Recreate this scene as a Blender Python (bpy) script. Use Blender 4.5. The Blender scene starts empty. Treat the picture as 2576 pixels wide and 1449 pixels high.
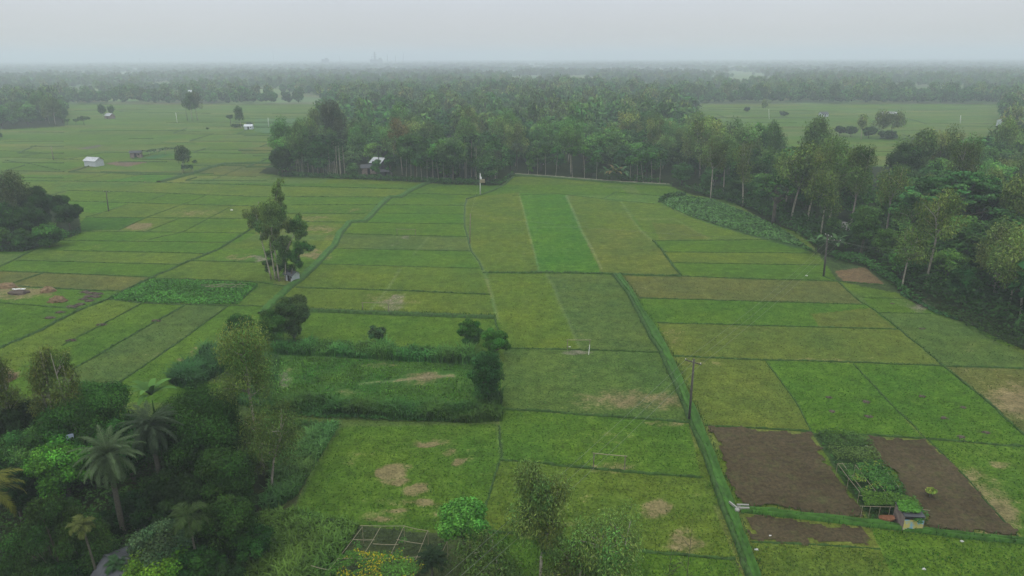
import bpy, math, random
import numpy as np
from mathutils import Matrix, Vector
random.seed(7); RNG = np.random.default_rng(7)
R = math.radians
sc = bpy.context.scene
C = sc.collection
# ------------------------------------------------------------------ camera
FW, FH, FPX = 2576.0, 1449.0, 1717.0
HC = 40.0
PITCH = math.atan((FH/2-144.0)/FPX)
ROLL = R(-0.2)
ROT = Matrix.Rotation(math.pi/2-PITCH, 3, 'X') @ Matrix.Rotation(ROLL, 3, 'Z')
cam = bpy.data.cameras.new('camera'); co = bpy.data.objects.new('camera', cam); C.objects.link(co)
co.matrix_world = Matrix.Translation((0, 0, HC)) @ ROT.to_4x4()
cam.sensor_width = 36; cam.lens = FPX/FW*36; cam.clip_start = 0.5; cam.clip_end = 60000
sc.camera = co
RN = np.array(ROT)
# ------------------------------------------------------------------ world, sun, exposure
SUN_EL, SUN_AZ = R(58), R(200)
w = bpy.data.worlds.new('World'); sc.world = w; w.use_nodes = True
nt = w.node_tree; nt.nodes.clear()
def N(t, typ, **kw):
    n = t.nodes.new(typ)
    for k, v in kw.items():
        if k.startswith('i_'):
            n.inputs[k[2:].replace('_', ' ')].default_value = v
        else: setattr(n, k, v)
    return n
out = N(nt, 'ShaderNodeOutputWorld')
sky = N(nt, 'ShaderNodeTexSky'); sky.sky_type = 'NISHITA'; sky.sun_disc = False
sky.sun_elevation = SUN_EL; sky.sun_rotation = SUN_AZ; sky.dust_density = 6; sky.air_density = 1.5
bg1 = N(nt, 'ShaderNodeBackground'); bg1.inputs[1].default_value = 0.05
nt.links.new(sky.outputs[0], bg1.inputs[0])
tc = N(nt, 'ShaderNodeTexCoord'); sx = N(nt, 'ShaderNodeSeparateXYZ'); nt.links.new(tc.outputs['Generated'], sx.inputs[0])
ramp = N(nt, 'ShaderNodeValToRGB'); nt.links.new(sx.outputs[2], ramp.inputs[0])
e = ramp.color_ramp.elements
e[0].position = 0.0; e[0].color = (.74, .68, .62, 1)
e[1].position = 1.0; e[1].color = (1.8, 1.85, 1.9, 1)
for p, c in ((.03, (.70, .70, .69, 1)), (.09, (.74, .80, .88, 1)), (.35, (.98, 1.04, 1.12, 1))):
    x = e.new(p); x.color = c
nz = N(nt, 'ShaderNodeTexNoise', i_Scale=2.2, i_Detail=3.0); nt.links.new(tc.outputs['Generated'], nz.inputs['Vector'])
mr = N(nt, 'ShaderNodeMapRange'); mr.inputs[1].default_value = .3; mr.inputs[2].default_value = .7; mr.inputs[3].default_value = .96; mr.inputs[4].default_value = 1.04
nt.links.new(nz.outputs[0], mr.inputs[0])
bg2 = N(nt, 'ShaderNodeBackground'); nt.links.new(ramp.outputs[0], bg2.inputs[0]); nt.links.new(mr.outputs[0], bg2.inputs[1])
mx = N(nt, 'ShaderNodeMixShader'); mx.inputs[0].default_value = 0.9
nt.links.new(bg1.outputs[0], mx.inputs[1]); nt.links.new(bg2.outputs[0], mx.inputs[2]); nt.links.new(mx.outputs[0], out.inputs[0])
sl = bpy.data.lights.new('sun', 'SUN'); sl.energy = 0.8; sl.angle = R(25); sl.color = (1, .95, .88)
so = bpy.data.objects.new('sun', sl); C.objects.link(so)
so.rotation_euler = Vector((math.sin(SUN_AZ)*math.cos(SUN_EL), math.cos(SUN_AZ)*math.cos(SUN_EL), math.sin(SUN_EL))).to_track_quat('Z', 'Y').to_euler()
sc.view_settings.view_transform = 'Standard'; sc.view_settings.look = 'None'; sc.view_settings.gamma = 1
sc.view_settings.exposure = 0.0
cy = sc.cycles
cy.max_bounces = 5; cy.diffuse_bounces = 3; cy.glossy_bounces = 2; cy.transmission_bounces = 2; cy.volume_bounces = 3; cy.transparent_max_bounces = 6
cy.use_denoising = True; cy.denoiser = 'OPENIMAGEDENOISE'; cy.denoising_input_passes = 'RGB_ALBEDO_NORMAL'; cy.denoising_prefilter = 'ACCURATE'; cy.use_adaptive_sampling = True; cy.adaptive_threshold = 0.01
cy.caustics_reflective = False; cy.caustics_refractive = False
# ------------------------------------------------------------------ pixel <-> ground (photo seen at 2576 x 1449)
def ray(u, v):
    return RN @ np.array([(u-FW/2)/FPX, -(v-FH/2)/FPX, -1.0])
def G(u, v, z=0.0):
    d = ray(u, v); t = (HC-z)/-d[2]
    return np.array([d[0]*t, d[1]*t, z])
def depth(p):   # distance along the view axis
    return -(RN.T @ (np.array(p, float)-[0, 0, HC]))[2]
def px2m(p, px): return px*depth(p)/FPX
def Hat(p, u, v):   # height above ground, at the distance of p, that is seen at pixel u, v
    d = ray(u, v); t = p[1]/d[1]
    return HC+d[2]*t
def proj(p):
    q = RN.T @ (np.array(p, float)-[0, 0, HC])
    return FW/2+q[0]/-q[2]*FPX, FH/2-q[1]/-q[2]*FPX
def projN(P):
    q = (P-np.array([0, 0, HC])) @ RN
    return FW/2+q[:, 0]/-q[:, 2]*FPX, FH/2-q[:, 1]/-q[:, 2]*FPX
# ------------------------------------------------------------------ helpers
def lin(r, g, b):
    f = lambda c: (c/255/12.92 if c <= 10 else ((c/255+.055)/1.055)**2.4)
    return np.array([f(r), f(g), f(b)])
def mesh(name, V, Q, mat, col=None, flat=False):
    V = np.asarray(V, np.float32); Q = np.asarray(Q, np.int32)
    me = bpy.data.meshes.new(name)
    me.vertices.add(len(V)); me.vertices.foreach_set('co', V.ravel())
    m, k = Q.shape
    me.loops.add(m*k); me.loops.foreach_set('vertex_index', Q.ravel())
    me.polygons.add(m); me.polygons.foreach_set('loop_start', np.arange(0, m*k, k, dtype=np.int32))
    if col is not None:
        a = me.attributes.new('col', 'FLOAT_COLOR', 'FACE')
        cc = np.ones((m, 4), np.float32); cc[:, :3] = col; a.data.foreach_set('color', cc.ravel())
    me.update(calc_edges=True)
    if flat: me.shade_flat()
    me.materials.append(mat)
    return me
def obj(name, me, parent=None, loc=None):
    o = bpy.data.objects.new(name, me); C.objects.link(o)
    if parent is not None: o.parent = parent
    if loc is not None: o.location = loc
    return o
def tag(o, label, cat, group=None, kind=None):
    o['label'] = label
    if cat: o['category'] = cat
    if group: o['group'] = group
    if kind: o['kind'] = kind
    return o
def thing(name, label, cat, loc, rz=0.0, group=None):
    o = bpy.data.objects.new(name, None); C.objects.link(o)
    o.location = tuple(float(a) for a in loc); o.rotation_euler = (0, 0, rz); o.empty_display_size = .5
    return tag(o, label, cat, group)
def structure(name, me, label=None):
    o = obj(name, me); o['kind'] = 'structure'
    if label: o['label'] = label
    return o
class MB:   # collects quads
    def __init__(s): s.V = []; s.Q = []; s.n = 0
    def add(s, V, Q):
        V = np.asarray(V, float); s.V.append(V); s.Q.append(np.asarray(Q)+s.n); s.n += len(V)
    def box(s, c, size, rz=0, rx=0):
        x, y, z = np.array(size)/2
        P = np.array([[a, b, d] for d in (-z, z) for b in (-y, y) for a in (-x, x)])
        if rx: P = P @ np.array(Matrix.Rotation(rx, 3, 'X')).T
        if rz: P = P @ np.array(Matrix.Rotation(rz, 3, 'Z')).T
        s.add(P+np.array(c), [[0, 2, 3, 1], [4, 5, 7, 6], [0, 1, 5, 4], [2, 6, 7, 3], [0, 4, 6, 2], [1, 3, 7, 5]])
    def tube(s, P, r, k=6):
        P = np.asarray(P, float); n = len(P); r = np.broadcast_to(np.asarray(r, float), (n,))
        T = np.gradient(P, axis=0); T /= np.linalg.norm(T, axis=1)[:, None]+1e-9
        ref = np.where(np.abs(T[:, 2:3]) > .9, np.array([[1., 0, 0]]), np.array([[0, 0, 1.]]))
        A = np.cross(T, ref); A /= np.linalg.norm(A, axis=1)[:, None]+1e-9; B = np.cross(T, A)
        a = np.arange(k)*2*math.pi/k
        V = P[:, None]+r[:, None, None]*(np.cos(a)[None, :, None]*A[:, None]+np.sin(a)[None, :, None]*B[:, None])
        Q = [[i*k+j, i*k+(j+1) % k, (i+1)*k+(j+1) % k, (i+1)*k+j] for i in range(n-1) for j in range(k)]
        if k == 4: Q += [[3, 2, 1, 0], [(n-1)*k, (n-1)*k+1, (n-1)*k+2, (n-1)*k+3]]
        if k == 6: Q += [[5, 4, 1, 0], [4, 3, 2, 1]] + [[(n-1)*k+q for q in f] for f in ((0, 1, 4, 5), (1, 2, 3, 4))]
        s.add(V.reshape(-1, 3), Q)
    def me(s, name, mat, flat=False, col=None): return mesh(name, np.concatenate(s.V), np.concatenate(s.Q), mat, col, flat)
# ------------------------------------------------------------------ materials
def newmat(name):
    m = bpy.data.materials.new(name); m.use_nodes = True; t = m.node_tree; t.nodes.clear()
    return m, t, N(t, 'ShaderNodeOutputMaterial')
def math_(t, op, a, b=None, clamp=False):
    n = N(t, 'ShaderNodeMath', operation=op); n.use_clamp = clamp
    for i, x in enumerate((a, b)):
        if x is None: continue
        if isinstance(x, (int, float)): n.inputs[i].default_value = x
        else: t.links.new(x, n.inputs[i])
    return n.outputs[0]
def mapr(t, x, a, b, c, d, smooth=False):
    n = N(t, 'ShaderNodeMapRange'); n.interpolation_type = 'SMOOTHSTEP' if smooth else 'LINEAR'
    t.links.new(x, n.inputs[0])
    for i, q in enumerate((a, b, c, d)): n.inputs[i+1].default_value = q
    return n.outputs[0]
def mixc(t, f, a, b, blend='MIX'):
    n = N(t, 'ShaderNodeMix', data_type='RGBA', blend_type=blend)
    for s, x in ((0, f), (6, a), (7, b)):
        if isinstance(x, (int, float)): n.inputs[s].default_value = x
        elif hasattr(x, 'links'): t.links.new(x, n.inputs[s])
        else: n.inputs[s].default_value = (*x, 1)
    return n.outputs[2]
def noise(t, vec, scale, detail=3.0, rough=.55):
    n = N(t, 'ShaderNodeTexNoise'); n.inputs['Scale'].default_value = scale; n.inputs['Detail'].default_value = detail; n.inputs['Roughness'].default_value = rough
    t.links.new(vec, n.inputs['Vector']); return n.outputs[0]
def simple(name, col, rough=.8, var=.25, scale=3.0, metal=0.0, bump=0.0, spec=.3):
    m, t, o = newmat(name)
    b = N(t, 'ShaderNodeBsdfPrincipled'); t.links.new(b.outputs[0], o.inputs[0])
    b.inputs['Roughness'].default_value = rough; b.inputs['Metallic'].default_value = metal; b.inputs['Specular IOR Level'].default_value = spec
    g = N(t, 'ShaderNodeNewGeometry')
    n1 = noise(t, g.outputs['Position'], scale, 5); f = mapr(t, n1, .3, .7, 1-var, 1+var)
    c = N(t, 'ShaderNodeVectorMath', operation='SCALE'); c.inputs[0].default_value = tuple(col); t.links.new(f, c.inputs['Scale'])
    t.links.new(c.outputs[0], b.inputs['Base Color'])
    if bump:
        bp = N(t, 'ShaderNodeBump'); bp.inputs['Strength'].default_value = bump; bp.inputs['Distance'].default_value = .03
        t.links.new(n1, bp.inputs['Height']); t.links.new(bp.outputs[0], b.inputs['Normal'])
    return m
def leafmat(name, tr=.13):
    m, t, o = newmat(name)
    a = N(t, 'ShaderNodeAttribute', attribute_name='col')
    oi = N(t, 'ShaderNodeObjectInfo')
    h = N(t, 'ShaderNodeHueSaturation'); t.links.new(a.outputs['Color'], h.inputs['Color'])
    t.links.new(mapr(t, oi.outputs['Random'], 0, 1, .485, .512), h.inputs['Hue'])
    r2 = math_(t, 'FRACT', math_(t, 'MULTIPLY', oi.outputs['Random'], 7.31))
    t.links.new(mapr(t, r2, 0, 1, .74, 1.34), h.inputs['Value'])
    b = N(t, 'ShaderNodeBsdfPrincipled'); b.inputs['Roughness'].default_value = .7; b.inputs['Specular IOR Level'].default_value = .05
    tl = N(t, 'ShaderNodeBsdfTranslucent'); mxs = N(t, 'ShaderNodeMixShader'); mxs.inputs[0].default_value = tr
    t.links.new(h.outputs[0], b.inputs['Base Color']); t.links.new(h.outputs[0], tl.inputs[0])
    t.links.new(b.outputs[0], mxs.inputs[1]); t.links.new(tl.outputs[0], mxs.inputs[2]); t.links.new(mxs.outputs[0], o.inputs[0])
    return m
M = dict(
    leaf=leafmat('leaves'),
    bark=simple('bark_brown', (.085, .075, .055), .9, .35, 4),
    pale=simple('bark_pale', (.27, .245, .195), .85, .35, 3),
    palmbark=simple('bark_palm', (.070, .066, .048), .95, .4, 9, bump=.8),
    wood=simple('pole_wood', (.075, .068, .058), .9, .3, 5),
    white=simple('white_paint', (.6, .6, .58), .7, .12, 4),
    paleroof=simple('pale_roof', (.40, .42, .43), .6, .25, 1.2),
    bamboo=simple('bamboo', (.24, .21, .14), .7, .25, 6),
    tin=simple('tin_sheet', (.50, .53, .56), .45, .12, 2.5, .25),
    tingrey=simple('weathered_tin', (.060, .064, .070), .8, .3, 1.2, .0),
    rust=simple('rusty_wall', (.19, .15, .13), .85, .4, 2),
    dark=simple('dark_opening', (.015, .015, .015), .9, .1, 2),
    hay=simple('hay', (.17, .115, .06), .95, .4, 2.5, bump=1),
    mud=simple('mud', (.085, .065, .05), .95, .35, 3, bump=1),
    terracotta=simple('terracotta', (.24, .11, .055), .85, .2, 4),
    cement=simple('cement', (.27, .27, .24), .85, .15, 4),
    wire=simple('wire', (.16, .17, .15), .5, .1, 4),
    far=simple('far_concrete', (.12, .14, .17), .9, .1, .05),
    road=simple('road_grey', (.20, .19, .18), .9, .2, .6),
    cloth=simple('blue_cloth', (.35, .42, .55), .8, .2, 4),
)
# ground material: colour of each plot is stored in the mesh, wear and tufts come from noise
def groundmat():
    m, t, o = newmat('field_ground')
    g = N(t, 'ShaderNodeNewGeometry'); pos = g.outputs['Position']
    a = N(t, 'ShaderNodeAttribute', attribute_name='tint'); d = N(t, 'ShaderNodeAttribute', attribute_name='wear')
    s = N(t, 'ShaderNodeSeparateXYZ'); t.links.new(d.outputs['Vector'], s.inputs[0])
    n1 = noise(t, pos, .09, 5, .6); n2 = noise(t, pos, .8, 5, .65); n3 = noise(t, pos, 3.6, 4, .7); n0 = noise(t, pos, .028, 3); n4 = noise(t, pos, .33, 5, .7)
    # straw / bare soil cover
    def cover(x, k1, k2):
        q = math_(t, 'ADD', x, math_(t, 'MULTIPLY', math_(t, 'SUBTRACT', n1, .5), k1))
        q = math_(t, 'ADD', q, math_(t, 'MULTIPLY', math_(t, 'SUBTRACT', n2, .5), k2))
        q = math_(t, 'ADD', q, math_(t, 'MULTIPLY', math_(t, 'SUBTRACT', n3, .5), k2*.7))
        return mapr(t, q, .40, .95, 0, 1, True)
    dry = cover(s.outputs[0], .45, 1.25); bare = cover(s.outputs[1], .4, 1.0)
    # hue drift of the grass inside one plot
    c = mixc(t, mapr(t, n1, .35, .65, 0, 1), a.outputs['Color'], mixc(t, 1.0, a.outputs['Color'], (1.28, 1.04, .9), 'MULTIPLY'))
    c = mixc(t, mapr(t, n0, .4, .62, 0, .7), c, mixc(t, 1.0, c, (.86, .98, 1.1), 'MULTIPLY'))
    c = mixc(t, mapr(t, n2, .52, .74, 0, .22), c, (.105, .120, .030))
    c = mixc(t, math_(t, 'MULTIPLY', dry, .80), c, (.165, .128, .066))
    c = mixc(t, math_(t, 'MULTIPLY', bare, .75), c, (.165, .145, .115))
    f = math_(t, 'MULTIPLY', mapr(t, n3, .3, .7, .50, 1.50), mapr(t, n2, .3, .7, .72, 1.28))
    f = math_(t, 'MULTIPLY', f, mapr(t, n1, .3, .7, .90, 1.10)); f = math_(t, 'MULTIPLY', f, mapr(t, n4, .3, .7, .80, 1.20))
    v = N(t, 'ShaderNodeVectorMath', operation='SCALE'); t.links.new(c, v.inputs[0]); t.links.new(f, v.inputs['Scale'])
    b = N(t, 'ShaderNodeBsdfPrincipled'); b.inputs['Roughness'].default_value = .95; b.inputs['Specular IOR Level'].default_value = .03
    t.links.new(v.outputs[0], b.inputs['Base Color'])
    bp = N(t, 'ShaderNodeBump'); bp.inputs['Strength'].default_value = .55; bp.inputs['Distance'].default_value = .12
    hh = math_(t, 'ADD', math_(t, 'MULTIPLY', n3, .6), n2); t.links.new(hh, bp.inputs['Height']); t.links.new(bp.outputs[0], b.inputs['Normal'])
    t.links.new(b.outputs[0], o.inputs[0]); return m
def farmat():
    m, t, o = newmat('far_ground'); g = N(t, 'ShaderNodeNewGeometry'); pos = g.outputs['Position']
    vo = N(t, 'ShaderNodeTexVoronoi'); vo.inputs['Scale'].default_value = .022; t.links.new(pos, vo.inputs['Vector'])
    n = noise(t, pos, .004, 3)
    c = mixc(t, mapr(t, n, .4, .6, 0, 1), (.075, .13, .035), (.12, .16, .06))
    c = mixc(t, .25, c, vo.outputs['Color'], 'SOFT_LIGHT')
    b = N(t, 'ShaderNodeBsdfPrincipled'); b.inputs['Roughness'].default_value = 1; b.inputs['Specular IOR Level'].default_value = .1
    t.links.new(c, b.inputs['Base Color']); t.links.new(b.outputs[0], o.inputs[0]); return m
def ploughmat():
    m, t, o = newmat('ploughed_soil'); g = N(t, 'ShaderNodeNewGeometry'); pos = g.outputs['Position']
    n2 = noise(t, pos, .7, 6, .75); n3 = noise(t, pos, 3.2, 4, .75); n1 = noise(t, pos, .16, 4)
    c = mixc(t, mapr(t, n1, .35, .65, 0, 1), (.046, .035, .018), (.066, .052, .027))
    c = mixc(t, mapr(t, n2, .50, .70, 0, .7), c, (.060, .070, .022))
    f = mapr(t, n3, .3, .7, .5, 1.5)
    v = N(t, 'ShaderNodeVectorMath', operation='SCALE'); t.links.new(c, v.inputs[0]); t.links.new(f, v.inputs['Scale'])
    b = N(t, 'ShaderNodeBsdfPrincipled'); b.inputs['Roughness'].default_value = 1; b.inputs['Specular IOR Level'].default_value = .1
    t.links.new(v.outputs[0], b.inputs['Base Color']); t.links.new(b.outputs[0], o.inputs[0])
    bp = N(t, 'ShaderNodeBump'); bp.inputs['Strength'].default_value = .8; bp.inputs['Distance'].default_value = .1
    t.links.new(math_(t, 'ADD', n2, n3), bp.inputs['Height']); t.links.new(bp.outputs[0], b.inputs['Normal']); return m
M['ground'] = groundmat(); M['farground'] = farmat(); M['plough'] = ploughmat()
M['bund'] = simple('bund_grass', (.032, .074, .012), .95, .45, 2.2, bump=1)
M['dirt'] = simple('dirt_path', (.17, .165, .115), .95, .3, .8)
M['path'] = simple('channel_grass', (.034, .098, .010), .95, .4, 1.2, bump=1)
# ------------------------------------------------------------------ the ground
BG = (.048, .112, .011); MG = (.052, .112, .012); OL = (.066, .114, .015); GG = (.056, .100, .022)
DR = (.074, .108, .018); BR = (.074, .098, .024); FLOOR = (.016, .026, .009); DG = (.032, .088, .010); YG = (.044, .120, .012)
# (colour, wear, outline in photo pixels)
PLOTS = [
 (YG, .0, [(1305,486),(1425,490),(1463,581),(1513,689),(1355,686),(1343,631),(1318,531)]),
 (OL, .22, [(1184,496),(1305,484),(1318,531),(1343,631),(1355,686),(1214,686),(1186,633),(1169,568),(1172,505)]),
 (OL, .05, [(1425,490),(1563,508),(1610,579),(1463,574)]),
 (DR, .30, [(1463,574),(1610,579),(1643,606),(1678,648),(1713,694),(1513,689),(1488,623)]),
 (OL, .12, [(1563,505),(1655,513),(1738,548),(1813,573),(1888,596),(1932,604),(1643,606),(1600,551)]),
 (DR, .22, [(1640,560),(1720,565),(1790,600),(1660,604)]),
 (MG, .08, [(1643,606),(1932,604),(2000,620),(2042,637),(1932,636),(1668,634)]),
 (OL, .05, [(1668,634),(1932,636),(2042,637),(2064,667),(1688,661)]),
 (MG, .05, [(1688,661),(2064,667),(2100,706),(1932,702),(1713,695)]),
 (BR, .04, [(1560,693),(1713,696),(1932,703),(2107,708),(2174,766),(1932,759),(1608,750)]),
 (BG, .08, [(1608,750),(1932,759),(2174,766),(2215,795),(2262,829),(1932,820),(1653,812)]),
 (DR, .28, [(2040,790),(2190,775),(2255,827),(2060,820)]),
 (DR, .24, [(1653,812),(1932,820),(2262,829),(2317,873),(2377,921),(2182,913),(1932,906),(1693,896)]),
 (DR, .20, [(1693,896),(1925,906),(1969,965),(2007,1020),(2042,1087),(1773,1071),(1738,1003)]),
 (BG, .0, [(1925,906),(2147,915),(2217,990),(2257,1033),(2322,1104),(2164,1095),(2042,1087),(2007,1020),(1969,965)]),
 (BG, -.05, [(2147,915),(2377,921),(2457,988),(2507,1030),(2576,1093),(2700,1200),(2700,1130),(2576,1123),(2332,1104),(2257,1033)]),
 (BR, .38, [(2377,921),(2576,927),(2800,935),(2800,1300),(2576,1093),(2507,1030)]),
 (OL, .15, [(2107,708),(2227,718),(2264,738),(2282,752),(2169,749)]),
 (MG, .0, [(2169,749),(2282,752),(2317,766),(2342,788),(2209,787)]),
 (GG, .1, [(2209,787),(2342,788),(2414,806),(2507,858),(2576,893),(2800,1000),(2800,935),(2576,927),(2377,921),(2317,873),(2262,829)]),
 (MG, .05, [(2332,1106),(2507,1120),(2576,1124),(2800,1140),(2800,1449),(2576,1356),(2440,1210)]),
 (MG, .0, [(2190,1328),(2576,1370),(2800,1400),(2800,1520),(2275,1520),(2240,1449)]),
 (OL, .1, [(1890,1366),(2215,1383),(2275,1520),(1925,1520)]),
 (DR, .3, [(1870,1292),(2182,1325),(2215,1380),(1890,1362)]),
 (OL, .1, [(1231,688),(1375,688),(1398,731),(1428,803),(1458,878),(1288,877),(1262,840),(1244,768),(1230,716)]),
 (GG, .16, [(1375,688),(1548,692),(1600,780),(1638,848),(1663,886),(1458,878),(1428,803)]),
 (GG, .16, [(1270,877),(1425,879),(1665,887),(1700,965),(1733,1062),(1488,1044),(1256,1029)]),
 (MG, .16, [(1256,1030),(1488,1045),(1733,1064),(1763,1202),(1438,1173),(1262,1158)]),
 (OL, .16, [(1262,1160),(1438,1174),(1763,1203),(1850,1407),(1633,1388),(1438,1362),(1205,1338),(1229,1252)]),
 (MG, .1, [(1180,1338),(1438,1363),(1633,1389),(1850,1408),(1900,1520),(1100,1520)]),
 (MG, .16, [(845,1075),(1254,1066),(1262,1150),(1229,1252),(1205,1338),(905,1322),(735,1292),(800,1140)]),
 (MG, 0, [(979,497),(1172,499),(1169,517),(961,515)]), (BG, 0, [(961,515),(1169,517),(1168,539),(935,536)]),
 (BG, -.05, [(935,536),(1168,539),(1168,563),(914,560)]), (MG, .02, [(914,560),(1168,563),(1176,596),(999,592),(856,588)]),
 (GG, .12, [(856,588),(999,592),(1176,596),(1188,632),(944,627),(833,625)]), (MG, .08, [(833,625),(944,627),(1188,632),(1209,675),(969,668),(797,664)]),
 (OL, .1, [(797,664),(969,668),(1209,675),(1232,741),(1019,732),(869,727),(728,723)]),
 (OL, .13, [(728,723),(869,727),(1019,732),(1232,741),(1244,797),(944,788),(700,779),(690,760)]),
 (MG, .02, [(780,786),(944,790),(1244,800),(1270,877),(1240,900),(700,880),(690,800)]),
 # left of the dividing track
 (OL, .05, [(400,460),(644,467),(1034,477),(979,496),(644,495),(412,486),(170,479)]),
 (MG, .02, [(170,479),(412,486),(644,495),(979,497),(961,515),(644,519),(350,511),(165,506)]),
 (OL, .14, [(322,512),(460,514),(372,546),(215,547)]), (OL, .15, [(460,514),(644,519),(620,550),(372,546)]),
 (MG, .02, [(644,519),(961,515),(939,537),(719,537)]), (OL, .12, [(719,537),(939,537),(914,559),(726,558)]),
 (DG, 0, [(215,547),(372,546),(300,579),(182,581)]), (OL, .2, [(372,546),(445,552),(370,582),(300,579)]), (MG, .05, [(445,552),(625,550),(644,587),(370,582)]),
 (BG, .05, [(182,581),(644,587),(600,610),(150,605)]),
 (MG, .0, [(150,606),(575,611),(552,626),(512,638),(160,631)]), (OL, .1, [(160,631),(512,638),(457,666),(40,655),(85,629)]),
 (BG, -.05, [(40,655),(457,666),(382,698),(275,693),(0,682),(-200,675),(-200,700),(0,671)]),
 (BR, .1, [(-200,678),(0,682),(275,693),(382,698),(307,733),(217,730),(37,720),(-200,712)]),
 (MG, .12, [(-200,712),(37,720),(307,734),(272,752),(207,778),(0,762),(-200,755)]),
 (BG, -.1, [(-200,755),(0,762),(205,778),(100,833),(0,877),(-200,965)]),
 (OL, .06, [(-200,965),(0,877),(100,833),(207,778),(272,753),(357,764),(155,870),(-200,1050)]),
 (MG, .03, [(357,764),(467,767),(392,809),(205,918),(180,935),(-200,1150),(-200,1050),(155,870)]),
 (GG, .14, [(467,767),(575,769),(445,864),(270,981),(100,1090),(-100,1100),(180,935)]),
 (MG, .12, [(575,769),(700,772),(690,830),(560,900),(400,990),(300,1020),(100,1090),(270,981),(445,864)]),
 (OL, .15, [(382,698),(492,651),(482,656),(644,660),(700,662),(700,708),(644,709)]),
 (MG, .02, [(552,626),(644,627),(830,628),(797,664),(644,660),(482,656)]),
 (OL, .15, [(644,709),(728,723),(690,760),(660,771),(595,765),(648,716)]), (OL, .1, [(780,560),(879,560),(854,589),(766,586)]),
 (DG, 0, [(272,752),(382,702),(648,712),(650,722),(595,766),(360,762)]),
 (OL, .1, [(275,437),(365,440),(240,458),(100,452)]), (YG, 0, [(365,440),(455,442),(395,458),(240,458)]),
 (BR, .2, [(485,437),(562,414),(690,411),(700,432),(640,445)]), (BR, .2, [(160,428),(225,416),(238,419),(190,431)]),
 ((.115,.088,.062), .0, [(260,412),(302,405),(376,407),(320,419)]), ((.09,.085,.06), 0, [(192,374),(250,364),(264,366),(220,376)]),
 ((.04,.12,.035), 0, [(360,396),(410,387),(442,388),(376,402)]), ((.05,.12,.04), 0, [(640,300),(820,296),(800,330),(700,340),(640,330)]),
 (BR, .0, [(600,372),(800,362),(790,378),(610,388)]),
 # ground under the trees and in the fallow pond plot
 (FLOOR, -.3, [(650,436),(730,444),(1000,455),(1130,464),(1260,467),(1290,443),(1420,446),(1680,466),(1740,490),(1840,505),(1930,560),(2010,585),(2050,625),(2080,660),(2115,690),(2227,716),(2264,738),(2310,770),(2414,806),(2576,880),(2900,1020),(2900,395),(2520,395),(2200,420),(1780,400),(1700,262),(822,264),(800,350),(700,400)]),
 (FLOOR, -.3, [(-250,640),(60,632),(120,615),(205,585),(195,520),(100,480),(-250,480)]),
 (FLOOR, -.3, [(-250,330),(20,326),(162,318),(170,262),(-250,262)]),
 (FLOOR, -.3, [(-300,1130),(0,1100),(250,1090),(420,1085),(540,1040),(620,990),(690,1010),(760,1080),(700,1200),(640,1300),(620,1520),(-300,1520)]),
 ((.040,.100,.016), .0, [(690,880),(1190,905),(1255,1000),(1255,1060),(900,1040),(640,1020),(600,960),(640,900)]),
 ((.040,.075,.02), .05, [(440,960),(560,880),(640,900),(690,1060),(850,1070),(800,1130),(700,1180),(600,1150),(560,960)]),
 ((.040,.060,.022), .1, [(800,1130),(735,1292),(905,1322),(1060,1340),(1230,1345),(1300,1520),(560,1520),(640,1300),(700,1180)]),
 ((.030,.070,.022), -.1, [(1655,506),(1678,494),(1723,491),(1790,500),(1870,530),(1960,570),(2060,640),(2000,622),(1888,594),(1813,571),(1738,546)]),
 ((.034,.060,.02), .05, [(2060,640),(2115,655),(2230,690),(2264,738),(2107,708)]),
 ((.11,.085,.045), .3, [(2098,682),(2175,672),(2225,715),(2122,707)]),
 ((.032,.065,.02), .0, [(2042,1087),(2164,1095),(2230,1190),(2330,1310),(2300,1336),(2182,1315),(2182,1300),(2105,1190)]),
]
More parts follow.
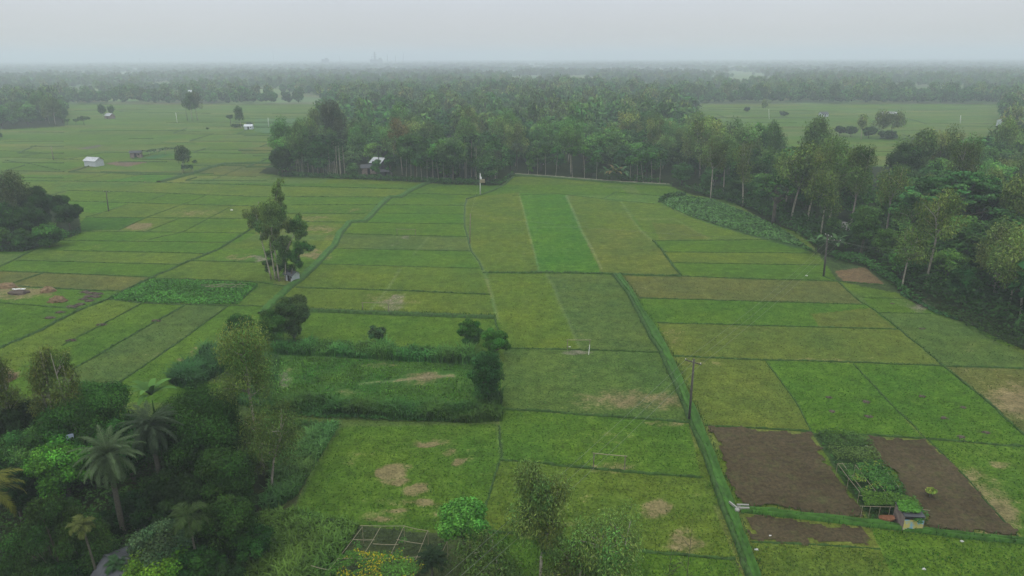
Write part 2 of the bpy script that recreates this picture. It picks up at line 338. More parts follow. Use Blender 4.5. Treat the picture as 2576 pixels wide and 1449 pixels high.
# worn patches: (u, v, radius u, radius v, straw, bare)
WORN = [(1500,1015,90,34,.35,.0),(1640,1010,90,30,.5,.1),(1560,1000,110,25,.35,.15),(1345+120,1020,60,24,.1,.35),(1455,886,42,9,.1,1.0),(1455,930,60,40,.25,.1),(1530,1100,60,30,.35,0),
 (1540,1177,75,16,.6,0),(1680,1068,70,9,.75,0),(1648,1279,42,25,1.1,.05),(1722,1366,55,30,.9,.05),(1722,1330,20,10,.5,0),(1480,1248,26,12,.4,0),(1650,1250,20,10,.3,0),(1740,1240,25,12,.4,0),(1560,1310,25,9,.35,0),(1430,1320,45,14,.4,0),
 (1000,1175,30,20,.8,0),(985,1200,40,22,.8,0),(1010,1215,26,10,.7,0),(950,1185,16,12,.7,0),(1040,1236,34,11,.9,0),(1065,1225,22,10,.8,0),(1075,1115,34,6,.8,0),(1130,1135,20,9,.7,0),(1155,1165,18,12,.6,0),(1000,1285,50,7,.6,0),(1070,1262,40,9,.5,0),(940,1310,40,8,.5,0),(1110,1300,40,8,.5,0),(870,1165,30,10,.3,0),(970,1180,30,20,.5,0),(1100,1115,70,12,.5,0),(1165,1150,40,30,.4,0),(1000,1262,90,14,.5,0),(1120,1275,60,16,.45,0),(960,1300,70,18,.5,0),(900,1140,60,22,.3,0),(1225,1180,20,60,.3,.1),
 (735,640,28,6,.3,0),(930,1000,0,0,0,0),(1015,596,26,3.5,0,.9),(1000,613,22,5,0,.7),(1030,625,60,12,.1,.15),(1100,618,40,9,.3,0),(960,750,55,16,.6,.1),(985,765,40,22,.1,.75),(1020,745,35,10,.1,.4),(1040,762,35,10,.5,0),(1003,686,40,12,.1,.3),
 (820,531,50,4,.8,0),(905,530,32,5,.9,0),(790,548,55,7,.7,0),(800,576,60,7,.8,0),(780,600,30,4,.4,0),(790,643,42,13,1.1,0),(610,648,50,8,.9,0),(650,652,18,9,.2,1.0),(350,570,45,11,1.0,.1),(500,534,90,10,.5,0),(470,540,50,5,.2,0),
 (180,650,40,6,.6,0),(242,617,14,4,.8,0),(270,600,14,4,.5,0),(405,481,16,5,.7,.2),(515,480,14,3,.9,0),(365,475,10,3,.6,0),(430,473,10,2,.5,0),(355,455,30,4,.9,.1),(180,455,30,4,.4,0),(30,735,80,22,.9,0),(115,730,40,12,.6,0),(145,755,30,10,.5,0),(20,945,30,20,1.1,0),
 (355,815,26,14,.2,.35),(385,890,24,8,.4,.3),(485,875,10,6,.7,0),(455,905,9,4,.9,0),(485,890,8,6,.8,0),(345,985,40,12,.5,0),(370,965,30,8,.4,0),(240,850,30,12,.2,0),(180,770,16,10,.2,.5),(60,870,40,12,.4,0),
 (1600,725,30,18,0,.55),(1400,945,0,0,0,0),(1362,745,16,7,.3,0),(1450,840,30,24,.3,.1),(2390,965,0,0,0,0),(2390,826,14,7,.3,.2),(2440,880,50,12,.4,0),(2590,1010,120,40,.7,0),(2480,1030,0,0,0,0),(2460,1260,95,70,.9,0),(2520,1320,70,50,.9,0),(2410,1190,60,22,.6,0),(2512,1168,26,11,.9,0),
 (2150,955,0,0,0,0),(2060,1300,0,0,0,0),(1050,955,60,18,.8,.2),(1100,945,60,12,.6,.5),(940,965,70,10,.5,.1),(700,955,45,24,.3,.9),(735,930,20,12,.6,.2),(865,985,40,10,.8,.2),(820,960,22,8,.4,.2),(740,1000,30,9,.7,0),(730,900,35,8,.6,0),(960,918,60,7,.7,0),(1130,970,50,12,.4,0),(1040,1012,30,6,.7,0),(1200,950,20,10,.5,0),(690,1010,30,10,.5,0),(800,905,20,6,.4,0),
 (2290,760,60,22,-.2,.6),(2340,775,40,14,0,.5),(2420,820,50,14,0,.4),(1425,500,40,5,.6,0),(1560,500,30,4,.2,0),(1380,470,90,8,-.2,0),(2190,270,0,0,0,0),(2460,345,90,9,.5,0),(2050,330,100,8,.4,0),(1850,330,60,5,.3,0),(2190,385,90,9,.4,0),(1840,300,60,4,.2,0),(720,370,70,5,.8,0),(560,330,50,3,.5,0),(120,385,60,5,.4,0),(300,352,40,3,.5,0),(50,345,60,4,.5,0),
 (1540,735,0,0,0,0),(1690,1000,40,30,.25,0),(860,680,0,0,0,0),(870,700,60,12,.15,0),(1330,640,25,40,.15,0),(1240,1060,16,40,.4,0),(1870,830,80,14,.25,0),(1700,850,30,30,.35,0),(1780,915,60,10,.4,0),(2090,905,120,7,.4,0)]
# paler trodden lines between plots: (points, half width px, gain)
TROD = [([(852,1078),(800,1160),(742,1275)],5,.2),([(1305,488),(1318,531),(1328,573),(1343,631),(1353,668),(1355,684)],3,.35),([(1425,493),(1443,533),(1463,581),(1488,623),(1513,676)],3.5,.4),([(1563,508),(1588,548),(1613,581),(1643,606)],3,.3),
 ([(1375,690),(1398,731),(1403,755),(1428,803),(1458,876)],5,.22),([(1174,501),(1169,518),(1169,568),(1179,608),(1186,633),(1206,658),(1216,681),(1229,716),(1236,736),(1244,768),(1252,800)],5,.3),
 ([(1333,571),(1458,572)],1.2,.2),([(1600,551),(1698,551),(1788,604)],2,.25),([(1006,678),(976,726),(931,781)],4,.3),([(1079,596),(1040,640)],3,.2),([(1250,1040),(1256,1092),(1262,1150)],7,.25),([(340,606),(370,603),(445,585)],1.5,.2),
 ([(1000,957),(940,962),(905,967)],2.5,.5),([(1140,944),(1060,950),(1000,957)],3,.9)]
def wave(x, y, seed, L):   # smooth value noise
    r = np.random.default_rng(seed); g = r.random((64, 64)); X = (x/L) % 64; Y = (y/L) % 64
    i = X.astype(int); j = Y.astype(int); fx = X-i; fy = Y-j; fx = fx*fx*(3-2*fx); fy = fy*fy*(3-2*fy); i1 = (i+1) % 64; j1 = (j+1) % 64
    return (g[i % 64, j % 64]*(1-fx)+g[i1, j % 64]*fx)*(1-fy)+(g[i % 64, j1]*(1-fx)+g[i1, j1]*fx)*fy
def build_ground():
    us = np.concatenate([np.arange(-1500, -300, 15), np.arange(-300, 2880, 2.7), np.arange(2880, 4100, 15)]); vs = np.concatenate([np.arange(262, 520, 1.1), np.arange(520, 1540, 2.0), np.arange(1540, 2000, 15)])
    U, V = np.meshgrid(us, vs); nu, nv = len(us), len(vs); u = U.ravel(); v = V.ravel()
    D = (RN @ np.stack([(u-FW/2)/FPX, -(v-FH/2)/FPX, -np.ones_like(u)])).T
    t = -HC/D[:, 2]; P = D*t[:, None]; P[:, 2] = 0
    tint = np.empty((len(u), 3)); wear = np.zeros((len(u), 3)); prng = np.random.default_rng(3)
    # unnamed ground: long plots of differing greens
    th = np.where(P[:, 0] < 40, .42, -.25); a = P[:, 0]*np.cos(th)+P[:, 1]*np.sin(th)*.3; b = P[:, 1]+P[:, 0]*.05
    ia = np.floor(a/42+3*wave(b*0+np.floor(b/13), b*0, 5, 1.7)).astype(int); ib = np.floor(b/13+wave(b, a*0, 9, 40)*1.5).astype(int)
    pal = np.array([MG, OL, BG, (.064, .112, .024), OL, MG, (.085, .118, .026), (.06, .118, .020)])
    hsh = (ia*73856093 ^ ib*19349663) & 0xffff; tint[:] = pal[hsh % 8]; tint *= (1+((hsh >> 3) % 17-8)*.012)[:, None]
    wear[:, 0] = ((hsh >> 5) % 7)*.03
    jx = (wave(P[:, 0], P[:, 1], 11, 1.3)-.5)*3.2; jy = (wave(P[:, 0], P[:, 1], 12, 1.3)-.5)*1.8
    uu = u+jx; vv = v+jy
    for col, wr, poly in PLOTS:
        p = np.array(poly, float); m = np.where((uu > p[:, 0].min()) & (uu < p[:, 0].max()) & (vv > p[:, 1].min()) & (vv < p[:, 1].max()))[0]
        x = uu[m]; y = vv[m]; ins = np.zeros(len(m), bool); q = np.roll(p, -1, 0)
        for (x0, y0), (x1, y1) in zip(p, q):
            if y0 == y1: continue
            ins ^= ((y0 > y) != (y1 > y)) & (x < (x1-x0)*(y-y0)/(y1-y0)+x0)
        k = m[ins]; tint[k] = np.array(col)*(1+prng.uniform(-.05, .05, 3)*[1, .6, 1]); wear[k] = 0; wear[k, 0] = wr
    wu = u+(wave(P[:, 0], P[:, 1], 21, 2.5)-.5)*22+(wave(P[:, 0], P[:, 1], 23, .8)-.5)*14; wv = v+(wave(P[:, 0], P[:, 1], 22, 2.5)-.5)*12+(wave(P[:, 0], P[:, 1], 24, .8)-.5)*7
    for (cu, cv, ru, rv, s, b_) in WORN:
        if ru == 0: continue
        m = np.where((abs(wu-cu) < ru*1.6) & (abs(wv-cv) < rv*1.6))[0]
        r = np.sqrt(((wu[m]-cu)/ru)**2+((wv[m]-cv)/rv)**2); f = np.clip(1.45-r, 0, 1); f = f*f*(3-2*f)
        wear[m, 0] += s*f*.72; wear[m, 1] += b_*f*.8
    for pts, hw, gain in TROD:
        p = np.array(pts, float); m = np.where((u > p[:, 0].min()-9) & (u < p[:, 0].max()+9) & (v > p[:, 1].min()-9) & (v < p[:, 1].max()+9))[0]
        dist = np.full(len(m), 1e9)
        for a0, a1 in zip(p[:-1], p[1:]):
            ab = a1-a0; tt = np.clip(((u[m]-a0[0])*ab[0]+(v[m]-a0[1])*ab[1])/(ab@ab), 0, 1)
            dist = np.minimum(dist, np.hypot(u[m]-a0[0]-tt*ab[0], v[m]-a0[1]-tt*ab[1]))
        f = np.clip(1.3-dist/hw, 0, 1)*gain; tint[m] = tint[m]*(1-f[:, None])+np.array((.15, .21, .09))*f[:, None]
        if gain > .3: wear[m, 0] += f*.35
    global GRID; GRID = (us, vs, tint.reshape(nv, nu, 3), wear.reshape(nv, nu, 3))
    idx = np.arange(nu*nv).reshape(nv, nu)
    Q = np.stack([idx[1:, :-1], idx[1:, 1:], idx[:-1, 1:], idx[:-1, :-1]], -1).reshape(-1, 4)
    me = mesh('ground', P, Q, M['ground'])
    c = np.ones((len(u), 4), np.float32); c[:, :3] = tint
    at = me.attributes.new('tint', 'FLOAT_COLOR', 'POINT'); at.data.foreach_set('color', c.ravel())
    at = me.attributes.new('wear', 'FLOAT_VECTOR', 'POINT'); at.data.foreach_set('vector', wear.astype(np.float32).ravel())
    structure('ground', me, 'patchwork of small green rice and fallow plots')
build_ground()
S = 22000.0
structure('far_ground', mesh('far_ground', [(-S, -S, -.05), (S, -S, -.05), (S, S, -.05), (-S, S, -.05)], [[0, 1, 2, 3]], M['farground']))
# ------------------------------------------------------------------ bunds: low grassy banks between plots
def resample(P, step):
    P = np.asarray(P, float); L = np.r_[0, np.cumsum(np.linalg.norm(np.diff(P, axis=0), axis=1))]
    n = max(2, int(L[-1]/step)+1); s = np.linspace(0, L[-1], n)
    return np.stack([np.interp(s, L, P[:, k]) for k in range(P.shape[1])], 1)
def ridge(px, wd, ht, name='field_bund', mat=None, prof=None, jit=.12, step=.9, label=None):
    P = np.array([G(a, b)[:2] for a, b in px]); P = resample(P, step)
    T = np.gradient(P, axis=0); T /= np.linalg.norm(T, axis=1)[:, None]; Nn = np.stack([-T[:, 1], T[:, 0]], 1)
    prof = prof or [(-.5, 0), (-.36, .75), (0, 1), (.36, .75), (.5, 0)]; k = len(prof)
    V = []
    n = len(P)
    P += Nn*(np.convolve(RNG.normal(0, 1, n+6), np.ones(7)/7, 'valid')[:n, None])*jit*1.2*wd
    for (s, h) in prof:
        off = s*wd*(1+RNG.normal(0, jit, n)); hh = h*ht*(1+RNG.normal(0, jit*1.6, n)) if h else np.full(n, -.05)
        V.append(np.c_[P+Nn*off[:, None], hh])
    V = np.stack(V, 1).reshape(-1, 3)
    Q = [[i*k+j, i*k+j+1, (i+1)*k+j+1, (i+1)*k+j] for i in range(n-1) for j in range(k-1)]
    return structure(name, mesh(name, V, Q, mat or M['bund']), label)
BUNDS = [  # (points, width m, height m)
 ([(1214,686),(1288,687),(1375,686),(1513,689),(1548,691),(1713,695)],.9,.35),([(1713,695),(1932,703),(2057,706),(2107,708),(2227,718)],.35,.16),
 ([(1608,750),(1932,759),(2174,766)],.35,.15),([(1653,812),(1932,820),(2262,829)],.35,.16),([(1693,896),(1932,906),(2182,913),(2377,921),(2576,927),(2700,932)],.42,.18),
 ([(1773,1071),(1932,1080),(2042,1087)],.35,.16),([(2164,1094),(2332,1104),(2432,1112),(2507,1120),(2576,1123),(2700,1132)],.4,.2),
 ([(2072,696),(2107,708),(2137,736),(2167,761),(2182,768),(2217,793),(2262,828),(2317,873),(2372,920),(2407,948),(2457,988),(2507,1030),(2557,1078),(2640,1150)],.4,.18),
 ([(2147,915),(2177,948),(2217,990),(2257,1033),(2292,1066),(2328,1104)],.3,.14),([(1925,907),(1969,965),(2007,1020),(2042,1085)],.25,.1),([(2332,1104),(2440,1210),(2560,1350)],.3,.1),
 ([(2169,749),(2282,752)],.25,.12),([(2209,787),(2342,789)],.25,.12),([(1272,877),(1425,879),(1538,883),(1665,887)],.4,.18),([(1256,1029),(1350,1034),(1488,1044),(1733,1063)],.5,.24),
 ([(1256,1159),(1288,1160),(1438,1173),(1570,1187),(1763,1202)],.42,.2),([(1205,1338),(1288,1343),(1438,1362),(1633,1388),(1738,1398),(1850,1407)],.42,.18),([(1254,1070),(1262,1149),(1256,1162),(1229,1252),(1200,1338)],.35,.14),
 ([(1890,1364),(2060,1370),(2215,1382)],.3,.1),([(1644,606),(1932,603)],.3,.12),([(1668,634),(1932,636),(2042,637)],.3,.12),([(1688,661),(1932,665),(2064,667)],.3,.12),
 ([(1643,606),(1665,630),(1678,648),(1700,678),(1713,694)],.6,.3),([(961,515),(1169,517)],.35,.14),([(931,536),(1169,539)],.3,.08),([(914,560),(1168,564)],.3,.12),([(856,588),(999,592),(1176,596)],.35,.14),
 ([(839,625),(944,627),(1186,632)],.3,.12),([(799,664),(969,669),(1209,675)],.3,.1),([(744,724),(869,727),(1019,732),(1233,741)],.4,.2),([(1244,797),(1247,813),(1262,850),(1272,877)],.35,.15),
 ([(0,454),(400,459),(644,466),(1034,476),(1079,459)],.5,.2),([(130,491),(170,479),(412,486),(644,495),(979,496),(1006,495),(1024,487),(1216,491)],.45,.18),([(165,506),(350,511),(460,514),(644,519),(716,516),(961,515)],.45,.18),
 ([(235,547),(625,550),(719,537),(919,538)],.4,.14),([(182,581),(644,587)],.35,.12),([(640,560),(726,558),(879,559)],.4,.15),([(150,605),(575,610)],.3,.12),([(160,631),(400,635),(512,638)],.35,.16),([(40,655),(457,666)],.35,.14),
 ([(482,656),(644,660)],.35,.14),([(-150,677),(0,682),(275,693),(382,698),(400,701),(644,709),(728,722)],.4,.18),([(-100,715),(37,720),(217,730),(307,733)],.4,.18),([(-100,757),(0,762),(205,778)],.35,.15),([(272,753),(357,763),(467,767),(575,769),(644,770),(690,772)],.35,.15),
 ([(680,547),(625,581),(552,626),(492,651),(382,698),(272,753),(205,778),(100,833),(0,877),(-120,930)],.7,.3),([(357,764),(255,818),(155,870)],.3,.15),([(467,767),(392,809),(325,848),(205,918),(150,948)],.45,.2),
 ([(575,769),(445,864),(355,926),(270,981),(200,1030)],.4,.16),([(120,612),(85,629),(0,671),(-60,700)],.5,.2),([(112,686),(35,712)],.4,.2),([(648,716),(595,766)],.4,.18),
 ([(322,513),(272,531),(215,547)],.35,.14),([(520,491),(460,514),(372,546),(300,579)],.35,.14),([(445,552),(370,582)],.3,.12),([(585,518),(522,551),(462,583)],.3,.12),([(462,583),(370,604)],.3,.1),([(420,489),(365,508)],.35,.15),
 ([(610,421),(520,459)],.4,.16),([(175,431),(275,436),(485,440),(644,445)],.4,.14),([(12,404),(80,413),(150,429)],.6,.3),([(160,402),(260,384)],.4,.2),([(0,379),(107,384),(50,396)],.4,.2),([(0,396),(50,396),(200,402)],.4,.2),
 ([(278,436),(180,457)],.35,.12),([(355,437),(290,457)],.35,.12),([(560,414),(700,411)],.5,.3),([(1700,497),(1550,483),(1520,499)],.3,.12),([(1288,492),(1400,487),(1538,503),(1648,513)],.3,.1),
]
for pts, wd, ht in BUNDS: ridge(pts, wd*.68, ht*.8, jit=.38, step=.5)
# random far bunds of the left and right fields
for (u0, u1, v0, v1, n) in ((165, 830, 270, 455, 34), (0, 160, 330, 450, 8), (1735, 2520, 268, 392, 26), (560, 780, 300, 400, 10)):
    for k in range(n):
        v = v0+(v1-v0)*((k+random.random())/n); a = random.uniform(u0, u1-60); L = random.uniform(60, 330)
        b = min(u1, a+L); s = random.uniform(-.012, .02)
        ridge([(a, v), ((a+b)/2, v+s*(b-a)/2+random.uniform(-.6, .6)), (b, v+s*(b-a))], .5+.4*random.random(), .16+.2*random.random(), step=4)
        if k % 3 == 0 and v > v0+25:
            q = random.uniform(8, 20); ridge([(a, v), (a+q*random.uniform(2, 3.5)*(1 if u1 < 1000 else -1), v-q)], .7, .35, step=4)
# the raised track with its little dark sides, the side channel, the winding track on the left
def band(L, Rr, prof_h, name, mat, label, step=.8):
    a = resample([G(*p)[:2] for p in L], step); n = len(a); rr = np.array([G(*p)[:2] for p in Rr])
    Lr = np.r_[0, np.cumsum(np.linalg.norm(np.diff(rr, axis=0), axis=1))]; s = np.linspace(0, Lr[-1], n)
    b = np.stack([np.interp(s, Lr, rr[:, k]) for k in range(2)], 1)
    V = []
    for f, h in prof_h:
        jn = np.convolve(RNG.normal(0, 1, n+4), np.ones(5)/5, 'valid')[:n]
        ff = (f+jn*.03)[:, None]; V.append(np.c_[a*(1-ff)+b*ff, np.full(n, h)+(RNG.normal(0, .05, n) if h > 0 else 0)])
    k = len(prof_h); V = np.stack(V, 1).reshape(-1, 3)
    Q = [[i*k+j, i*k+j+1, (i+1)*k+j+1, (i+1)*k+j] for i in range(n-1) for j in range(k-1)]
    return structure(name, mesh(name, V, Q, mat), label)
TL = [(1545,691),(1583,740),(1608,785),(1630,828),(1638,848),(1663,883),(1678,920),(1700,965),(1718,1010),(1730,1040),(1750,1090),(1775,1142),(1795,1207),(1815,1262),(1838,1317),(1855,1362),(1880,1437),(1905,1520)]
TR = [(1562,691),(1598,740),(1620,783),(1645,815),(1670,853),(1690,895),(1713,940),(1738,1003),(1763,1053),(1778,1090),(1798,1137),(1820,1197),(1843,1249),(1858,1287),(1868,1325),(1885,1370),(1908,1425),(1940,1520)]
band(TL, TR, [(0, -.05), (.06, .38), (.2, .45), (.32, .42), (.45, .22), (.6, .2), (.72, .40), (.86, .42), (1, -.05)], 'path', M['path'], 'raised grassy irrigation track crossing the fields')
CL = [(1862,1278),(1932,1283),(2032,1294),(2182,1310),(2307,1331),(2432,1344),(2576,1359),(2700,1374)]; CR = [(1864,1290),(1932,1298),(2032,1309),(2182,1327),(2307,1341),(2432,1357),(2576,1370),(2700,1386)]
band(CL, CR, [(0, -.05), (.1, .34), (.3, .38), (.42, .12), (.55, .1), (.68, .36), (.88, .36), (1, -.05)], 'irrigation_channel', M['path'], 'grassy irrigation channel edging the ploughed plots', .7)
P2 = [(1079,458),(1034,477),(1006,495),(979,496),(959,513),(939,534),(917,556),(879,558),(854,588),(842,616),(819,638),(794,666),(757,701),(727,723),(689,758),(660,790)]
ridge(P2, 1.5, .36, 'path', M['path'], [(-.5, 0), (-.42, 1), (-.2, .8), (.1, .7), (.3, 1), (.42, 1.1), (.5, 0)], .08, 1.0, 'winding grassy track between the left and middle fields')
ridge([(p[0]+4, p[1]+2) for p in P2], .8, .3, 'field_bund'); ridge([(400,459),(485,437),(520,425),(562,413),(700,411)], 2.4, .7, 'path', M['bund'], None, .1, 1.5)
ridge([(1174,501),(1169,518),(1169,568),(1179,608),(1186,633),(1206,658),(1216,681)], .5, .12); ridge([(1174,501),(1181,498),(1209,491),(1244,478),(1271,463),(1290,445)], .8, .3)
ridge([(TL[i][0]-2, TL[i][1]+1) for i in range(len(TL))], .55, .42, 'field_bund')
# pale footpath along the wood
ridge([(1296,441),(1413,449),(1480,455),(1563,461),(1620,464),(1690,468)], 1.6, .5, 'path', M['bund'], None, .1, 1.5)
ridge([(1296,439.5),(1413,447.5),(1480,453.5),(1563,459.5),(1620,462.5),(1684,466)], .4, .54, 'footpath', M['dirt'], [(-.5, 0), (-.45, 1), (0, 1), (.45, 1), (.5, 0)], .04, 1.5, 'pale footpath along the edge of the middle wood')
ridge([(2112,567),(2140,577),(2168,588)], 3.0, .9, 'road', M['road'], [(-.5, 0), (-.46, 1), (0, 1), (.46, 1), (.5, 0)], .01, 3, 'grey road showing between trees of the right wood')
# ploughed plots, real clods
def ploughed(poly, name, label, cell=.26, z0=.03, amp=.15, mat='plough'):
    w_ = np.array([G(*p)[:2] for p in poly]); lo = w_.min(0); hi = w_.max(0)
    xs = np.arange(lo[0], hi[0], cell); ys = np.arange(lo[1], hi[1], cell); X, Y = np.meshgrid(xs, ys); x = X.ravel(); y = Y.ravel(); ins = np.zeros(len(x), bool)
    xx = x+(wave(x, y, 31, .9)-.5)*1.1+(wave(x, y, 35, 3.5)-.5)*.8; yy = y+(wave(x, y, 32, .9)-.5)*1.1+(wave(x, y, 36, 3.5)-.5)*.8
    for (x0, y0), (x1, y1) in zip(w_, np.roll(w_, -1, 0)):
        if y0 != y1: ins ^= ((y0 > yy) != (y1 > yy)) & (xx < (x1-x0)*(yy-y0)/(y1-y0)+x0)
    row = .5+.5*np.sin((y+.04*x)*2*math.pi/1.1+2*wave(x, y, 6, 5))
    z = z0+amp*(.25*row+.5*RNG.random(len(x))+.6*wave(x, y, 33, .7)+.4*wave(x, y, 34, 2.5)); ok = ins.reshape(X.shape)
    idx = np.arange(len(x)).reshape(X.shape); c = ok[:-1, :-1] & ok[1:, :-1] & ok[:-1, 1:] & ok[1:, 1:]
    Q = np.stack([idx[:-1, :-1][c], idx[:-1, 1:][c], idx[1:, 1:][c], idx[1:, :-1][c]], -1)
    return structure(name, mesh(name, np.c_[x, y, z], Q, M[mat]), label)
ploughed([(1780,1074),(1932,1082),(2040,1089),(2105,1190),(2180,1306),(2032,1292),(1932,1281),(1866,1276),(1840,1225),(1805,1130)], 'ploughed_field', 'dark ploughed plot beside the raised track')
ploughed([(2168,1097),(2332,1107),(2440,1212),(2562,1353),(2432,1342),(2310,1328),(2330,1300),(2280,1240),(2225,1180)], 'ploughed_field', 'dark ploughed plot beyond the tin shed')
ploughed([(1872,1296),(2032,1312),(2182,1330),(2212,1378),(2060,1366),(1890,1358)], 'ploughed_field', 'half green ploughed strip below the channel', z0=-.02, amp=.08)
# ------------------------------------------------------------------ plants
def unit(a): return a/(np.linalg.norm(a, axis=-1, keepdims=True)+1e-9)
def leaves(P, T, Nn, L, W, col):   # pointed leaf faces: centre, long direction, normal
    B = unit(np.cross(Nn, T)); L = np.asarray(L)[:, None]/2; W = np.asarray(W)[:, None]/2
    V = np.stack([P-T*L, P+B*W-T*L*.15, P+T*L, P-B*W-T*L*.15], 1).reshape(-1, 3)
    return V, np.arange(len(P)*4).reshape(-1, 4), col
GREEN = {'dark': (0.018, 0.052, 0.008), 'mid': (0.03, 0.086, 0.011), 'bright': (0.066, 0.2, 0.018), 'olive': (0.088, 0.132, 0.028), 'olive2': (0.084, 0.138, 0.030), 'yellow': (0.3, 0.27, 0.02), 'lime': (0.075, 0.18, 0.014), 'grey': (0.044, 0.08, 0.032), 'red': (0.14, 0.105, 0.055), 'palm': (0.05, 0.082, 0.036), 'coco': (0.11, 0.13, 0.025), 'vdark': (0.01, 0.028, 0.006)}
def clump_leaves(rng, Cn, Rd, n, leaf, base, flat=.75, up=.35, shape='broad', hue=.10):
    """leaf faces spread over the shells of clumps; base = colour"""
    wgt = Rd**2/np.sum(Rd**2); i = rng.choice(len(Cn), n, p=wgt)
    d = unit(rng.normal(0, 1, (n, 3))+[0, 0, up]); P = Cn[i]+d*(Rd[i]*(.42+.80*rng.random(n)**.85))[:, None]*[1, 1, flat]
    cb = rng.uniform(.62, 1.50, len(Cn))[i]; lb = rng.uniform(.50, 1.65, n)
    hs = np.stack([1+rng.normal(0, hue, len(Cn))[i]+rng.normal(0, hue*.7, n), np.ones(n), 1+rng.normal(0, hue*.6, n)], 1)
    col = np.array(base)*(cb*lb)[:, None]*hs
    if shape == 'broad':
        Nn = unit(d+rng.normal(0, .38, (n, 3))+[0, 0, .35]); T = unit(np.cross(Nn, rng.normal(0, 1, (n, 3)))); L = leaf*rng.uniform(.7, 1.35, n)
        return leaves(P, T, Nn, L, L*.72, np.clip(col, 0, 1))
    T = unit(rng.normal(0, .5, (n, 3))+d*.35+[0, 0, -.6]); Nn = unit(np.cross(T, np.cross(T, [0, 0, 1.]))*-1+rng.normal(0, .6, (n, 3))); L = leaf*rng.uniform(.8, 1.7, n)
    return leaves(P, T, Nn, L, L*.30, np.clip(col, 0, 1))
def skeleton(rng, h, r, n, fork, lean=0., bend=.04, tw=.012, zc=None, steep=1.0):
    """trunk with limbs that end at the clumps; returns MB, tips"""
    return None
def limb(mb, rng, a, b, r0, r1, sag=.12, n=5, k=5):
    a = np.array(a, float); b = np.array(b, float); t = np.linspace(0, 1, n)[:, None]; d = b-a; L = np.linalg.norm(d)
    P = a+d*t+np.array([0, 0, 1.])*np.sin(t*math.pi)*-sag*L*.4+np.cumsum(rng.normal(0, .03*L/n, (n, 3)), 0)*(t > 0)
    mb.tube(P, r0+(r1-r0)*t[:, 0], k)
